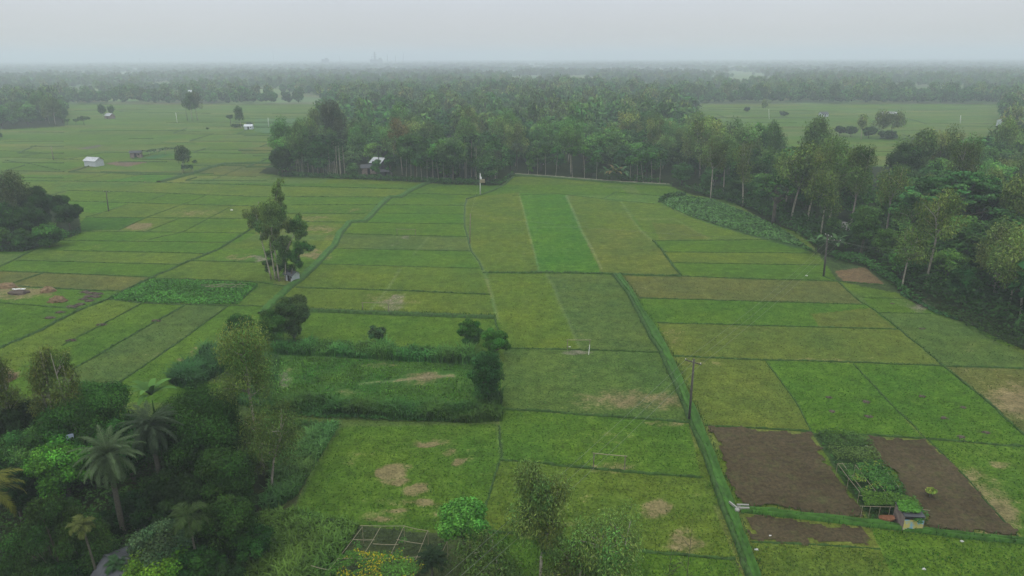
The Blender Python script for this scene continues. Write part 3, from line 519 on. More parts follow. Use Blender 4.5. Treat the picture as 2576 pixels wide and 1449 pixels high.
def tree_arrays(kind, h, w, leaf, seed, dens=1.0, col=None, base=None, fork=None, lean=(0, 0)):
    rng = np.random.default_rng(seed); mb = MB(); r = w/2
    if kind in ('broad', 'bush', 'bright', 'loose'):
        zb = (base if base is not None else {'broad': .16, 'bush': .02, 'bright': .30, 'loose': .3}[kind])*h; zc = (h+zb)/2; rz = (h-zb)/2
        n = {'broad': 38, 'bush': 26, 'bright': 34, 'loose': 18}[kind]; n = int(n*(1 if w < 9 else 1.5))
        d = unit(rng.normal(0, 1, (n, 3))+[0, 0, .25]); lob = rng.uniform(.72, 1.08, n)
        Cn = d*np.array([r, r, rz])*(.72*lob*rng.uniform(.45, 1, n)**.35)[:, None]+[lean[0]*h*.7, lean[1]*h*.7, zc]
        Rd = rng.uniform(.20, .36, n)*min(r, rz*1.1)*(1.0 if kind != 'loose' else .85)
        Cn = np.vstack([Cn, [[lean[0]*h*.7, lean[1]*h*.7, zc]]]); Rd = np.r_[Rd, .5*min(r, rz)]
        area = math.pi*r*max(r, rz)*2.2; nl = int(dens*3.6*area/(leaf*leaf*.36)) if kind != 'loose' else int(dens*2.0*area/(leaf*leaf*.36))
        V, Q, c = clump_leaves(rng, Cn, Rd, nl, leaf, col or GREEN['mid'])
        f = zb+.22*(h-zb); tr = .022*h+.05; top = np.array([lean[0]*f*.6, lean[1]*f*.6, f]); limb(mb, rng, (0, 0, -.2), top, tr, tr*.7, 0, 5, 6)
        for q in rng.choice(n, min(n, 9), False): limb(mb, rng, top*rng.uniform(.75, 1), Cn[q], tr*.5, .03, .1, 4, 4)
    elif kind == 'euc':     # tall pale stem, steep limbs, hanging strands
        zb = (base if base is not None else .36)*h; n = int(34+10*rng.random()); tr = .0085*h+.06
        k = rng.integers(2, 4); forks = []; f0 = (fork or rng.uniform(.34, .5))*h; sway = rng.normal(0, .018*h, 2)
        stem = np.array([[0, 0, -.2], [sway[0]*.3, sway[1]*.3, f0*.5], [sway[0], sway[1], f0]]); stem[:, 0] += lean[0]*stem[:, 2]; stem[:, 1] += lean[1]*stem[:, 2]
        mb.tube(resample(stem, h*.1), np.linspace(tr, tr*.72, len(resample(stem, h*.1))), 6)
        A = rng.uniform(0, 6.28)
        for j in range(k):
            an = A+j*6.28/k+rng.normal(0, .3); rr = r*rng.uniform(.25, .5); hh = h*rng.uniform(.82, .96) if j else h*.97
            e_ = stem[2]+[math.cos(an)*rr, math.sin(an)*rr, hh-f0]; e_[:2] += np.array(lean)*(hh-f0)
            Pp = resample(np.array([stem[2], stem[2]*.55+e_*.45+[math.cos(an)*rr*.25, math.sin(an)*rr*.25, 0], e_]), h*.07); mb.tube(Pp, np.linspace(tr*.6, .025, len(Pp)), 5); forks.append(Pp)
        Cn = []; Rd = []
        for q in range(n):
            Pp = forks[rng.integers(k)]; s = rng.uniform(.12, 1)**.8; p0 = Pp[int(s*(len(Pp)-1))]; z = p0[2]
            q_ = min(1, max(0, (z-zb)/(h-zb))); prof = min(1, .5+q_*2.2)*(1-q_**3.2)**.6+.12; an = rng.uniform(0, 6.28); rr = r*prof*rng.uniform(.15, .85)
            c0 = np.array([p0[0]*.6+math.cos(an)*rr, p0[1]*.6+math.sin(an)*rr, z+rng.uniform(-.02, .06)*h]); c0[:2] += np.array(lean)*z*.4
            Cn.append(c0); Rd.append(rng.uniform(.16, .34)*r+.25)
            if rng.random() < .65: limb(mb, rng, Pp[max(0, int(s*(len(Pp)-1))-1)], c0, .05+tr*.14, .02, -.1, 4, 4)
        Cn = np.array(Cn); Rd = np.array(Rd); nl = int(dens*1.9*math.pi*r*(h-zb)*.5*1.15/(leaf*leaf*.15))
        V, Q, c = clump_leaves(rng, Cn, Rd, nl, leaf, col or GREEN['olive'], 1.35, -.15, 'hang', .12)
    elif kind == 'rain':    # wide layered umbrella
        Cn = []; Rd = []
        for q in range(150):
            a = rng.uniform(0, 6.28); rr = math.sqrt(rng.random()); z = h*(.97-.34*rr*rr+rng.normal(0, .025)); Cn.append([math.cos(a)*rr*r, math.sin(a)*rr*r, z]); Rd.append(rng.uniform(.09, .15)*r)
        Cn = np.array(Cn); Rd = np.array(Rd); V, Q, c = clump_leaves(rng, Cn, Rd, int(dens*4*math.pi*r*r/(leaf*leaf*.36)), leaf, col or GREEN['mid'], .32, .9)
        limb(mb, rng, (0, 0, 0), (0, 0, h*.4), .5, .4, 0, 4, 6)
        for q in range(14): limb(mb, rng, (0, 0, h*.38), Cn[q*7], .2, .05, -.2, 6, 5)
    elif kind == 'bamboo':
        Cn = []; Rd = []
        for q in range(46):
            a = rng.uniform(0, 6.28); rr = r*rng.uniform(.1, .95); z = h*(1-.55*(rr/r)**1.5)*rng.uniform(.7, 1); Cn.append([math.cos(a)*rr, math.sin(a)*rr, z]); Rd.append(rng.uniform(.5, .9))
        Cn = np.array(Cn); Rd = np.array(Rd); V, Q, c = clump_leaves(rng, Cn, Rd, int(dens*3.4*math.pi*r*r/(leaf*leaf*.15)), leaf, col or GREEN['mid'], 1.1, .1, 'hang')
        for q in range(14): limb(mb, rng, (Cn[q][0]*.15, Cn[q][1]*.15, 0), Cn[q], .05, .02, -.25, 6, 4)
    return mb, (V, Q, c)
def frond(rng, o, az, el, L, nl, ll, lw, droop, col, curl=.9):
    t = np.linspace(0, 1, 14); d = np.array([math.cos(az), math.sin(az)])
    ang = el-droop*t**1.2*1.9; s = L/13
    x = np.r_[0, np.cumsum(np.cos(ang[:-1])*s)]; z = np.r_[0, np.cumsum(np.sin(ang[:-1])*s)]
    P = np.c_[o[0]+d[0]*x, o[1]+d[1]*x, o[2]+z]
    tt = np.linspace(.12, .99, nl); Pc = np.stack([np.interp(tt, t, P[:, k]) for k in range(3)], 1)
    T = unit(np.gradient(Pc, axis=0)); sd = np.array([-d[1], d[0], 0]); out = []
    for sgn in (-1, 1):
        ld = unit(sd*sgn*(1-.35*tt[:, None])+T*(.45+.5*tt[:, None])+[0, 0, -.28*curl]+rng.normal(0, .10, (nl, 3)))
        ln = ll*np.sin(math.pi*(tt*.82+.14))**.7*rng.uniform(.8, 1.15, nl); Nn = unit(np.cross(ld, T)*sgn+rng.normal(0, .2, (nl, 3)))
        cc = np.array(col)*rng.uniform(.7, 1.35, (nl, 1)); out.append(leaves(Pc+ld*ln[:, None]/2, ld, Nn, ln, np.full(nl, lw), cc))
    V = np.concatenate([a[0] for a in out]); Q = np.concatenate([out[0][1], out[1][1]+len(out[0][0])]); c = np.concatenate([a[2] for a in out])
    return P, (V, Q, c)
def join(A):
    n = 0; V = []; Q = []; c = []
    for a in A: V.append(a[0]); Q.append(a[1]+n); c.append(a[2]); n += len(a[0])
    return np.concatenate(V), np.concatenate(Q), np.concatenate(c)
def palm_arrays(kind, h, seed, scale=1.0, col=None):
    rng = np.random.default_rng(seed); mb = MB(); A = []
    nf, L, nl, ll, lw, dr = dict(date=(64, 3.1, 60, .50, .034, 1.1), coco=(22, 4.2, 60, .95, .05, .9), areca=(11, 1.9, 34, .75, .06, .95), fan=(22, 1.1, 9, .5, .12, .5), palmfar=(16, 3.4, 14, 1.3, .22, .85), arecafar=(9, 1.7, 8, .8, .28, .8))[kind]
    L *= scale; ll *= scale; lean = rng.normal(0, .02, 2)*h
    st = np.array([[0, 0, -.1], [lean[0]*.3, lean[1]*.3, h*.5], [lean[0], lean[1], h]]); r0 = dict(date=.22, coco=.17, areca=.09, fan=.1, palmfar=.2, arecafar=.11)[kind]
    sp = resample(st, h/9); mb.tube(sp, np.linspace(r0*1.2, r0*.8, len(sp)), 7)
    for i in range(nf):
        az = i*2.39996+rng.normal(0, .12); q = (i+.5)/nf; el = (1.35-2.35*q if kind in ('date',) else 1.25-1.35*q)+rng.normal(0, .07)
        P, a = frond(rng, st[2]+[0, 0, .1], az, el, L*rng.uniform(.88, 1.06), nl, ll, lw, dr*(1 if kind != 'date' else .62+.25*q), np.array(col or GREEN['palm'])*rng.uniform(.85, 1.15))
        mb2 = P[::3]; A.append(a); n = len(mb2)
        Wd = .035*scale; sdv = np.array([-math.sin(az), math.cos(az), 0])*Wd; V = np.stack([P-sdv*.7, P+sdv*.7], 1).reshape(-1, 3)
        A.append((V, np.array([[2*k, 2*k+1, 2*k+3, 2*k+2] for k in range(len(P)-1)]), np.tile(np.array(col or GREEN['palm'])*1.2, (len(P)-1, 1))))
    return mb, join(A)
def banana_arrays(h, seed, col=(.055, .15, .03)):
    rng = np.random.default_rng(seed); mb = MB(); mb.tube([[0, 0, 0], [0, 0, h*.34]], [.10, .06], 6); A = []
    for i in range(11):
        az = i*2.4+rng.normal(0, .2); el = rng.uniform(.35, 1.3); L = h*rng.uniform(.55, .75); t = np.linspace(0, 1, 8); ang = el-1.5*t**1.5; s = L/7
        x = np.r_[0, np.cumsum(np.cos(ang[:-1])*s)]; z = np.r_[0, np.cumsum(np.sin(ang[:-1])*s)]; P = np.c_[math.cos(az)*x, math.sin(az)*x, h*.5+z]
        wd = .09*L*np.sin(math.pi*(t*.85+.12))**.6*1.5; sd = np.array([-math.sin(az), math.cos(az), .12]); c0 = np.array(col)*rng.uniform(.7, 1.3)
        for sg in (-1, 1):
            V = np.stack([P, P+sd*[sg, sg, 1]*wd[:, None]], 1).reshape(-1, 3); A.append((V, np.array([[2*k, 2*k+1, 2*k+3, 2*k+2] for k in range(7)]), np.tile(c0, (7, 1))))
    return mb, join(A)
def put_tree(name, label, cat, loc, arrs, bark, group=None, rz=0, crown='crown', trunk='trunk'):
    mb, (V, Q, c) = arrs; t = thing(name, label, cat, loc, rz, group)
    obj(trunk, mb.me(trunk, bark), t); obj(crown, mesh(crown, V, Q, M['leaf'], c), t); return t
def at_top(u, v, h):   # foot of something h tall whose top is seen at u, v
    p = G(u, v, h); p[2] = 0; return p
SP = dict(broad='broadleaf_tree', bright='broadleaf_tree', loose='broadleaf_tree', euc='eucalyptus_tree', rain='rain_tree', bush='bush', bamboo='bamboo_clump')
OCC = []   # ground spots already taken: x, y, radius
def single(kind, u, v, h, wpx, label, leafsz=.2, col='mid', by='top', seed=None, bark=None, group=None, **kw):
    p = at_top(u, v, h) if by == 'top' else G(u, v)
    w_ = px2m(p+[0, 0, h*.7], wpx)*(1.0 if kind in ('euc', 'rain', 'bamboo') else 1.4 if kind == 'loose' else 1.18); OCC.append((p[0], p[1], w_*.42))
    seed = seed or int(abs(u*7+v*13)) % 99991
    return put_tree(SP[kind], label, 'tree' if kind not in ('bush', 'bamboo') else ('bush' if kind == 'bush' else 'bamboo'), p, tree_arrays(kind, h, w_, leafsz, seed, col=GREEN.get(col, col) if isinstance(col, str) else col, **kw), bark or (M['pale'] if kind == 'euc' else M['bark']), group, crown='crown' if kind not in ('bush', 'bamboo') else 'foliage', trunk='trunk' if kind not in ('bush', 'bamboo') else 'stem')
def foot(kind, u, v, vtop, wpx, label, **kw):  # foot seen at u, v; top seen at row vtop
    p = G(u, v); return single(kind, u, v, Hat(p, u, vtop), wpx, label, by='foot', **kw)
# --- near left wood
L1 = 'trees of the near left wood'
single('broad', 200, 955, 9.5, 215, 'large mid-green broadleaf tree behind the tall date palm', .165, 'mid', group=L1)
single('broad', 40, 990, 9, 150, 'very dark round tree at the left edge under the drooping eucalyptus', .165, 'vdark', group=L1)
single('broad', 480, 968, 11, 250, 'largest deep-green broadleaf tree, beside the slanting pale eucalyptus stem', .165, 'dark', group=L1, dens=1.1)
single('broad', 60, 1068, 7, 130, 'fresh green feathery tree at the left edge below the very dark tree', .165, (.04, .115, .022), group=L1)
single('bright', 140, 1105, 6.5, 170, 'bright green layered tree left of the tall date palm', .21, (.044, .138, .014), group=L1, base=.1)
single('broad', 545, 1120, 8, 150, 'dark tree right of the second date palm', .165, 'dark', group=L1)
single('broad', 300, 1030, 8.5, 140, 'dark tree between the two date palms and the field', .165, 'dark', group=L1)
single('bamboo', 110, 1262, 8, 235, 'feathery bamboo clump at the lower left corner', .19, (.030, .078, .014), group=L1)
single('bamboo', 215, 1330, 5, 120, 'small bamboo clump beside the short areca palm', .19, (.030, .072, .014), group=L1)
single('broad', 395, 1310, 6, 155, 'rounded grey-green tree above the grey roof', .165, 'grey', group=L1)
single('bright', 385, 1372, 5, 150, 'yellow-green bush-like tree at the bottom edge beside the grey roof', .21, 'lime', group=L1, base=.05)
single('broad', 560, 1245, 6.5, 140, 'dark glossy tree at the right edge of the near left wood', .165, 'dark', group=L1)
single('broad', 450, 1200, 6, 190, 'low dark tree behind the areca palm', .165, 'vdark', group=L1)
single('broad', 330, 1235, 4.5, 120, 'low dark tree at the foot of the tall date palm', .165, 'vdark', group=L1)
single('broad', 490, 1385, 4, 130, 'low dark shrub-like tree right of the yellow-green one', .18, 'dark', group=L1)
single('broad', 20, 1180, 5.5, 100, 'dark low tree behind the coconut fronds', .165, 'vdark', group=L1)
single('broad', 130, 1150, 4.5, 120, 'deep green tree under the layered bright one', .165, 'dark', group=L1)
single('broad', 620, 1330, 3.5, 120, 'low bushy dark tree at the edge of the tall grass', .165, 'dark', group=L1)
for i, (u, v, h, w_, l) in enumerate(((70,1150,5,120,'between the dark round tree and the layered bright one'),(215,1065,6.5,110,'behind the crown of the tall date palm'),(395,1180,6,120,'right of the tall date palm crown'),(250,1290,3.5,110,'at the stem foot of the tall date palm'),
    (350,1400,2.6,90,'right beside the grey roof'),(175,1390,4,110,'left of the grey roof'),(520,1330,4,110,'below the dark glossy tree'),(585,1180,5.5,90,'left of the slanting eucalyptus'),(420,1010,7,110,'behind the largest deep-green tree'),(120,1040,6.5,110,'under the pair of drooping eucalyptus'),
    (440,1260,4.5,110,'behind the slim areca palm'),(0,1100,6,90,'at the very left edge beside the feathery tree'),(560,1420,3,110,'at the bottom edge beside the tall grass'),(60,1420,4,140,'at the lower left corner in front of the bamboo'))):
    single('broad', u, v, h, w_, 'small dark green tree '+l, .165, 'vdark' if i % 3 == 0 else 'dark', group=L1, base=.03)
single('euc', 612, 822, 16, 170, 'tall sparse eucalyptus with a thin pale stem at the end of the near left wood', .19, 'olive', group='eucalyptus trees', dens=1.0, lean=(-.02, 0))
single('euc', 655, 1030, 9, 190, 'slanting eucalyptus with bare pale lower stems beside the tall grass', .19, 'olive', group='eucalyptus trees', dens=.8, lean=(.08, .02), base=.25)
single('euc', 78, 872, 14, 88, 'drooping eucalyptus left of the pair at the edge of the left fields', .19, 'olive', group='eucalyptus trees', lean=(-.02, 0), dens=.9)
single('euc', 150, 868, 14, 66, 'narrow drooping eucalyptus right of the pair at the edge of the left fields', .19, 'olive', group='eucalyptus trees', dens=1.0)
single('euc', -18, 876, 14, 60, 'eucalyptus cut off by the left edge of the picture', .19, 'olive', group='eucalyptus trees')
# --- bottom middle
single('euc', 1362, 1192, 12, 165, 'dark drooping eucalyptus standing alone at the bottom of the picture', .19, (.078, .128, .030), group='eucalyptus trees', dens=1.5, base=.18, seed=5)
single('euc', 1550, 1300, 8, 190, 'thin olive eucalyptus at the bottom edge left of the bare sapling', .19, (.085, .145, .032), dens=.95, base=.1, group='eucalyptus trees')
single('euc', 1225, 1372, 6, 190, 'low olive eucalyptus at the bottom edge beside the lone bright green tree', .19, (.08, .135, .030), dens=1.1, base=.05, group='eucalyptus trees')
single('euc', 1440, 1395, 5, 190, 'low olive eucalyptus growth right of the dark drooping one', .19, (.085, .14, .032), dens=1.0, base=.02, group='eucalyptus trees')
single('bright', 1165, 1254, 6.2, 142, 'lone round bright green tree beside the vine trellis', .21, (.052, .180, .026), base=.3, seed=11, dens=1.1)
# --- hedge trees round the fallow plot
foot('broad', 742, 862, 731, 88, 'tall round tree at the upper left corner of the fallow plot', dens=1.7, leafsz=.19, col=(.038, .085, .022), group='trees round the fallow plot', base=.05)
foot('broad', 692, 872, 770, 82, 'lower round tree left of the tall one at the fallow plot corner', dens=1.7, leafsz=.19, col='mid', group='trees round the fallow plot', base=.05)
foot('broad', 604, 862, 787, 72, 'dark tree half behind the tall sparse eucalyptus', leafsz=.19, col='mid', group='trees round the fallow plot', base=.05)
foot('loose', 955, 872, 809, 44, 'small column-shaped tree in the middle of the upper hedge', dens=1.7, leafsz=.19, col=(.030, .066, .020), group='trees round the fallow plot', base=.03)
foot('loose', 1183, 875, 798, 62, 'round dark tree left of two at the upper right corner of the fallow plot', dens=1.7, leafsz=.19, col='mid', group='trees round the fallow plot', base=.08)
foot('loose', 1245, 900, 819, 74, 'round dark tree right of two at the upper right corner of the fallow plot', dens=1.7, leafsz=.19, col='mid', group='trees round the fallow plot', base=.05)
foot('broad', 1225, 1018, 865, 96, 'tall full dark green tree on the right bank of the fallow plot', leafsz=.19, col=(.028, .078, .018), group='trees round the fallow plot', base=.02, dens=1.1)
# --- roadside cluster
K = 'trees of the clump beside the small tin hut'
def traced(kind, label, foot_, cl, stems, leaf, col, sp, group, dens=1.0, hang=False, rad=.11, jit=1.0, seed=1):
    """a tree whose boughs stand where the photo shows them, at the distance of its foot"""
    rng = np.random.default_rng(seed); p = G(*foot_); OCC.append((p[0], p[1], 3))
    def at(u, v, dy=0): d = ray(u, v); t = (p[1]+dy)/d[1]; return np.array([d[0]*t-p[0], dy, HC+d[2]*t])
    Cn = []; Rd = []
    for (u, v, r) in cl: rm = px2m(p, r); dy = rng.normal(0, rm*.6)*jit; c0 = at(u, v, dy); Cn += [c0, c0+rng.normal(0, rm*.6, 3), c0+rng.normal(0, rm*.6, 3)]; Rd += [rm*.70, rm*.55, rm*.5]
    Cn = np.array(Cn); Rd = np.array(Rd); n = int(dens*3.2*math.pi*(Rd**2).sum()/(leaf*leaf*(.15 if hang else .36)))
    arr = clump_leaves(rng, Cn, Rd, n, leaf, col, 1.25 if hang else .85, -.1 if hang else .35, 'hang' if hang else 'broad')
    mb = MB()
    for st in stems: P = resample(np.array([at(u, v) for u, v in st]), 1.2); mb.tube(P, np.linspace(rad, rad*.3, len(P)), 6)
    top = at(*stems[0][-1])
    for c0 in Cn[::3]: q = at(*stems[0][len(stems[0])//2]); limb(mb, rng, q+(top-q)*min(1, max(0, (c0[2]-q[2]-1)/(top[2]-q[2]+.1))), c0, .05, .02, -.1, 4, 4)
    return put_tree(sp, label, 'tree', p, (mb, arr), M['pale'] if hang else M['bark'], group)
X = lambda c: [(a_*.393+579.6, b_*.393+418.6, r_*.393*1.15) for a_, b_, r_ in c]
Y = lambda c: [(a_*.393+579.6, b_*.393+418.6) for a_, b_ in c]
EC = (.080, .135, .034)
traced('euc', 'tallest eucalyptus of the clump beside the small tin hut', (701, 707), X([(312,92,16),(296,150,34),(322,190,28),(280,225,44),(250,275,46),(322,290,42),(280,340,50),(342,368,32),(250,400,46),(280,450,40),(272,500,30)]), [Y([(312,735),(296,600),(262,420),(280,260),(312,100)]), Y([(290,725),(262,560),(250,430)])], .30, EC, 'eucalyptus_tree', K, 1.0, True, .16, seed=2)
traced('euc', 'leaning pale-stemmed eucalyptus on the left of the clump beside the tin hut', (682, 704), X([(160,290,38),(142,350,38),(182,385,36),(205,330,34),(197,462,14)]), [Y([(262,722),(222,560),(195,460),(170,330)])], .30, EC, 'eucalyptus_tree', K, 1.0, True, .15, seed=3)
traced('euc', 'eucalyptus with a separate oval crown on the right of the clump beside the tin hut', (717, 706), X([(430,345,30),(424,395,40),(440,435,28),(400,390,26),(362,480,34),(348,530,32),(335,580,36)]), [Y([(352,735),(352,580),(385,480),(425,400),(430,340)])], .30, (.066,.13,.028), 'eucalyptus_tree', K, 1.2, True, .13, seed=4)
traced('broad', 'curved-stemmed broadleaf tree leaning right over the small tin hut', (729, 708), X([(470,510,42),(510,530,24),(430,545,42),(420,600,36),(445,622,26)]), [Y([(382,738),(400,640),(440,570),(470,520)])], .28, (.036,.10,.016), 'broadleaf_tree', K, 1.2, False, .12, seed=5)
traced('broad', 'low dark tree between the stems beside the small tin hut', (708, 700), X([(240,560,28),(250,620,32),(328,620,42),(392,652,34),(300,655,34),(235,665,18)]), [Y([(300,715),(300,620)])], .28, (.030,.082,.014), 'broadleaf_tree', K, 1.2, False, .12, seed=6)
# --- left clump
K = 'trees of the left grove'
foot('euc', 52, 585, 426, 78, 'tall eucalyptus with a white stem in the left grove', leafsz=.44, group=K, base=.3, dens=1.4, col=(.06, .09, .03))
foot('loose', 128, 575, 462, 95, 'tall airy tree in the middle of the left grove', leafsz=.30, col='dark', group=K, base=.2, dens=1.5)
foot('broad', 178, 586, 508, 74, 'dark tree leaning out at the right end of the left grove', leafsz=.36, col='dark', group=K, lean=(.05, 0), base=.3)
foot('broad', 22, 610, 505, 100, 'broad dark tree at the left edge in the left grove', leafsz=.4, col='dark', group=K)
foot('broad', 90, 600, 520, 90, 'dense dark tree low in the middle of the left grove', leafsz=.36, col='dark', group=K)
foot('broad', 125, 622, 558, 80, 'bright-topped low tree at the front of the left grove', leafsz=.34, col='mid', group=K, base=.02)
foot('bush', 60, 628, 575, 70, 'low dark bush at the front left of the left grove', leafsz=.34, col='dark', group=K)
foot('bush', 5, 630, 560, 60, 'low bush at the left edge below the left grove', leafsz=.34, col='mid', group=K)
foot('broad', -60, 600, 480, 110, 'dark tree of the left grove cut off by the edge of the picture', leafsz=.4, col='dark', group=K)
# --- palms, bananas
def palm(kind, uc, vc, h, label, name, seed, scale=1., col=None, group=None, leafname='fronds'):
    p = at_top(uc, vc, h); OCC.append((p[0], p[1], 1.5))
    return put_tree(name, label, 'palm', p, palm_arrays(kind, h, seed, scale, col), M['palmbark'], group, crown=leafname)
palm('date', 268, 1150, 9, 'tall silvery date palm standing clear in the near left wood', 'date_palm', 1, .98)
palm('date', 378, 1075, 9, 'darker date palm with hanging fronds behind the tall one', 'date_palm', 2, .95, (.034, .050, .026))  # fronds in a darker green than the tall palm
palm('coco', -52, 1235, 8, 'coconut palm with yellowish fronds reaching in from the left edge', 'coconut_palm', 3, .8, GREEN['coco'])
palm('areca', 476, 1300, 6.5, 'slim areca palm with arching fronds above the dark shrubs', 'areca_palm', 4, 1.0, (.040, .074, .020))
palm('areca', 214, 1318, 7, 'short-crowned areca palm with a thin bare stem beside the bamboo', 'areca_palm', 5, .62, (.075, .090, .024))
palm('areca', 288, 1425, 3, 'young palm growing over the grey roof', 'areca_palm', 6, .6, (.026, .060, .020))
palm('fan', 1086, 1412, 3.2, 'dark spiky palm beside the vine trellis at the bottom edge', 'fan_palm', 7, 1.2, (.016, .036, .014))
def banana(u, v, h, label, seed, n=1, group=None, col=(.066, .175, .034)):
    p = G(u, v); put_tree('banana_plant', label, 'banana plant', p, banana_arrays(h, seed, col), M['path'], group, crown='leaves', trunk='stem')
banana(388, 1035, 4.4, 'banana plant sticking out of the near left wood towards the fields', 3)
for i, (u, v, h) in enumerate(((2052, 640, 4.5), (2075, 636, 4), (2100, 640, 4.5), (2122, 632, 5))): banana(u, v, h, 'banana plant in the row behind the double-armed pole', 10+i, group='banana plants behind the double-armed pole', col=(.05, .10, .035))
for i, (u, v) in enumerate(((1528, 456), (1545, 457), (1560, 458))): banana(u, v, 6, 'banana plant at the foot of the middle wood', 20+i, group='banana plants of the middle wood', col=(.05, .11, .04) if i != 1 else (.20, .17, .06))
# papaya, small trees scattered in the fields
foot('bright', 2338, 1253, 1228, 30, 'small yellowish papaya plant in the ploughed plot', leafsz=.34, col=(.12, .17, .03), base=.55, dens=.7)
F = 'lone trees in the far left fields'
foot('euc', 484, 303, 238, 36, 'left one of two tall eucalyptus far out in the left fields', leafsz=.9, group=F, base=.2, dens=1.5)
foot('euc', 497, 302, 232, 38, 'right one of two tall eucalyptus far out in the left fields', leafsz=.9, group=F, base=.25, dens=1.5, col=(.06, .078, .03))
foot('euc', 607, 322, 266, 20, 'slim tree beside the far grey hut', leafsz=.8, group=F, base=.1, dens=1.8)
foot('broad', 581, 314, 287, 20, 'small flat-topped tree left of the slim one by the far grey hut', leafsz=.6, col='dark', group=F, base=.55)
foot('bush', 596, 321, 310, 34, 'low bushes under the slim tree by the far grey hut', leafsz=.6, col='dark', group=F)
foot('bush', 628, 316, 307, 18, 'bush behind the far grey hut', leafsz=.6, col='dark', group=F)
foot('broad', 212, 315, 292, 34, 'flat-topped small tree right of the left far wood', leafsz=.7, col='mid', group=F, base=.5)
foot('broad', 192, 314, 298, 14, 'smallest tree right of the left far wood', leafsz=.6, col='mid', group=F, base=.5)
foot('broad', 170, 314, 298, 16, 'small round-topped tree touching the left far wood', leafsz=.6, col='mid', group=F, base=.5)
foot('euc', 260, 298, 262, 18, 'tree left of the white-roofed far hut', leafsz=.8, group=F, base=.08, dens=2)
foot('euc', 284, 297, 266, 15, 'tree right of the white-roofed far hut', leafsz=.8, group=F, base=.08, dens=2)
foot('euc', 463, 432, 363, 38, 'leafy eucalyptus above the little vine shelter', leafsz=.5, group=F, base=.3, dens=1.6, col=(.045, .085, .03))
foot('bush', 490, 410, 402, 14, 'small bush right of the eucalyptus by the vine shelter', leafsz=.4, col='dark', group=F)
foot('bush', -6, 352, 330, 26, 'dark bush at the left edge in the far fields', leafsz=.6, col='dark', group=F)
foot('bush', 522, 326, 320, 8, 'tiny lone bush in the far left fields', leafsz=.5, col='dark', group=F)
F = 'trees of the clump in the far right fields'
for i, (k, u, v, t_, w_, l) in enumerate((('euc', 2166, 352, 288, 26, 'pale two-stemmed eucalyptus in front of the far right clump'), ('euc', 2215, 345, 282, 50, 'tall tree at the middle of the far right clump'), ('euc', 2242, 348, 284, 50, 'tall tree at the right end of the far right clump'),
    ('broad', 2112, 342, 315, 28, 'small tree at the left end of the far right clump'), ('broad', 2140, 344, 316, 36, 'low round tree in the left half of the far right clump'), ('broad', 2185, 348, 318, 40, 'low tree in the middle of the far right clump'), ('bush', 2232, 350, 328, 60, 'bushes at the right foot of the far right clump'),
    ('bush', 1972, 293, 278, 24, 'lone round bush in the far right field'), ('euc', 1922, 280, 250, 18, 'slim tree standing on the far bank of the far right field'), ('bush', 1878, 282, 268, 20, 'bush on the far bank of the far right field'))):
    foot(k, u, v, t_, w_, l, leafsz=.75, group=F, base=None if k != 'euc' else .25, col='dark' if k != 'euc' else 'olive', dens=1.4)
# --- right wood, the trees that stand out
K = 'trees of the right wood'
E = lambda u, v, t_, w_, l, **k: [OCC.extend((G(u, v)[0]*f_, G(u, v)[1]*f_, 4.0) for f_ in (.97, .945))] and foot('euc', u, v, t_, w_, l, group=K, leafsz=k.pop('leafsz', .42), **k)
E(1787, 500, 350, 62, 'pale-stemmed eucalyptus standing at the pond corner of the right wood', base=.4, dens=.9, col='olive', fork=.5)
E(1868, 520, 352, 60, 'forked pale eucalyptus behind the water plants', base=.45, dens=.8, col='olive')
E(2063, 604, 432, 98, 'eucalyptus with several thin white stems behind the double-armed pole', base=.25, dens=1.1, col='olive2')
E(2085, 560, 345, 130, 'broad-crowned olive eucalyptus rising highest in the right wood', base=.3, dens=1.3, col='olive2')
E(2030, 560, 362, 80, 'olive eucalyptus left of the broadest one in the right wood', base=.3, dens=1.1, col='olive')
E(2140, 570, 365, 70, 'olive eucalyptus right of the broadest one in the right wood', base=.3, dens=1.1, col='olive')
E(2227, 602, 412, 92, 'eucalyptus with a clear three-way fork above the road gap', base=.5, fork=.52, dens=.75, col='olive', seed=8)
E(2328, 718, 478, 98, 'tall eucalyptus with a curved pale stem at the field edge of the right wood', base=.45, fork=.5, dens=1.1, col='olive2')
E(2285, 640, 506, 84, 'eucalyptus left of the curved-stem one in the right wood', base=.35, dens=.9, col='olive2')
E(2268, 726, 572, 92, 'shorter leafy eucalyptus right at the corner of the field by the right wood', base=.35, dens=1.1, col='olive2')
E(2566, 800, 560, 160, 'large eucalyptus with spreading pale limbs at the right edge', base=.4, fork=.3, dens=1.1, col='olive2', leafsz=.36, seed=21)
E(2402, 560, 334, 82, 'high round-topped eucalyptus at the back of the right wood', base=.4, dens=1.1, col='olive')
foot('rain', 2372, 640, 432, 235, 'huge flat-crowned rain tree in the right wood', leafsz=.55, col=(.034, .088, .022), group=K)
foot('broad', 2460, 620, 440, 130, 'dark broad tree right of the rain tree', leafsz=.5, col='dark', group=K)
foot('broad', 2165, 640, 505, 80, 'bright-leaved tree above the road gap in the right wood', leafsz=.36, col=(.045, .11, .02), group=K)
foot('broad', 2262, 500, 352, 80, 'dark tree rising from the back of the right wood against the far field', leafsz=.5, col='dark', group=K)
foot('loose', 1778, 420, 285, 60, 'dark tree with a ragged twin top at the corner of the middle wood', leafsz=.6, col='dark', base=.3, dens=1.6, group='trees of the middle wood')
foot('euc', 1822, 420, 300, 62, 'leaning airy eucalyptus left of the far right field', leafsz=.6, group='trees of the middle wood', lean=(.08, 0), dens=.8, base=.4)
foot('broad', 712, 444, 366, 58, 'round tree at the left tip of the middle wood', leafsz=.5, col='dark', group='trees of the middle wood', base=.12)
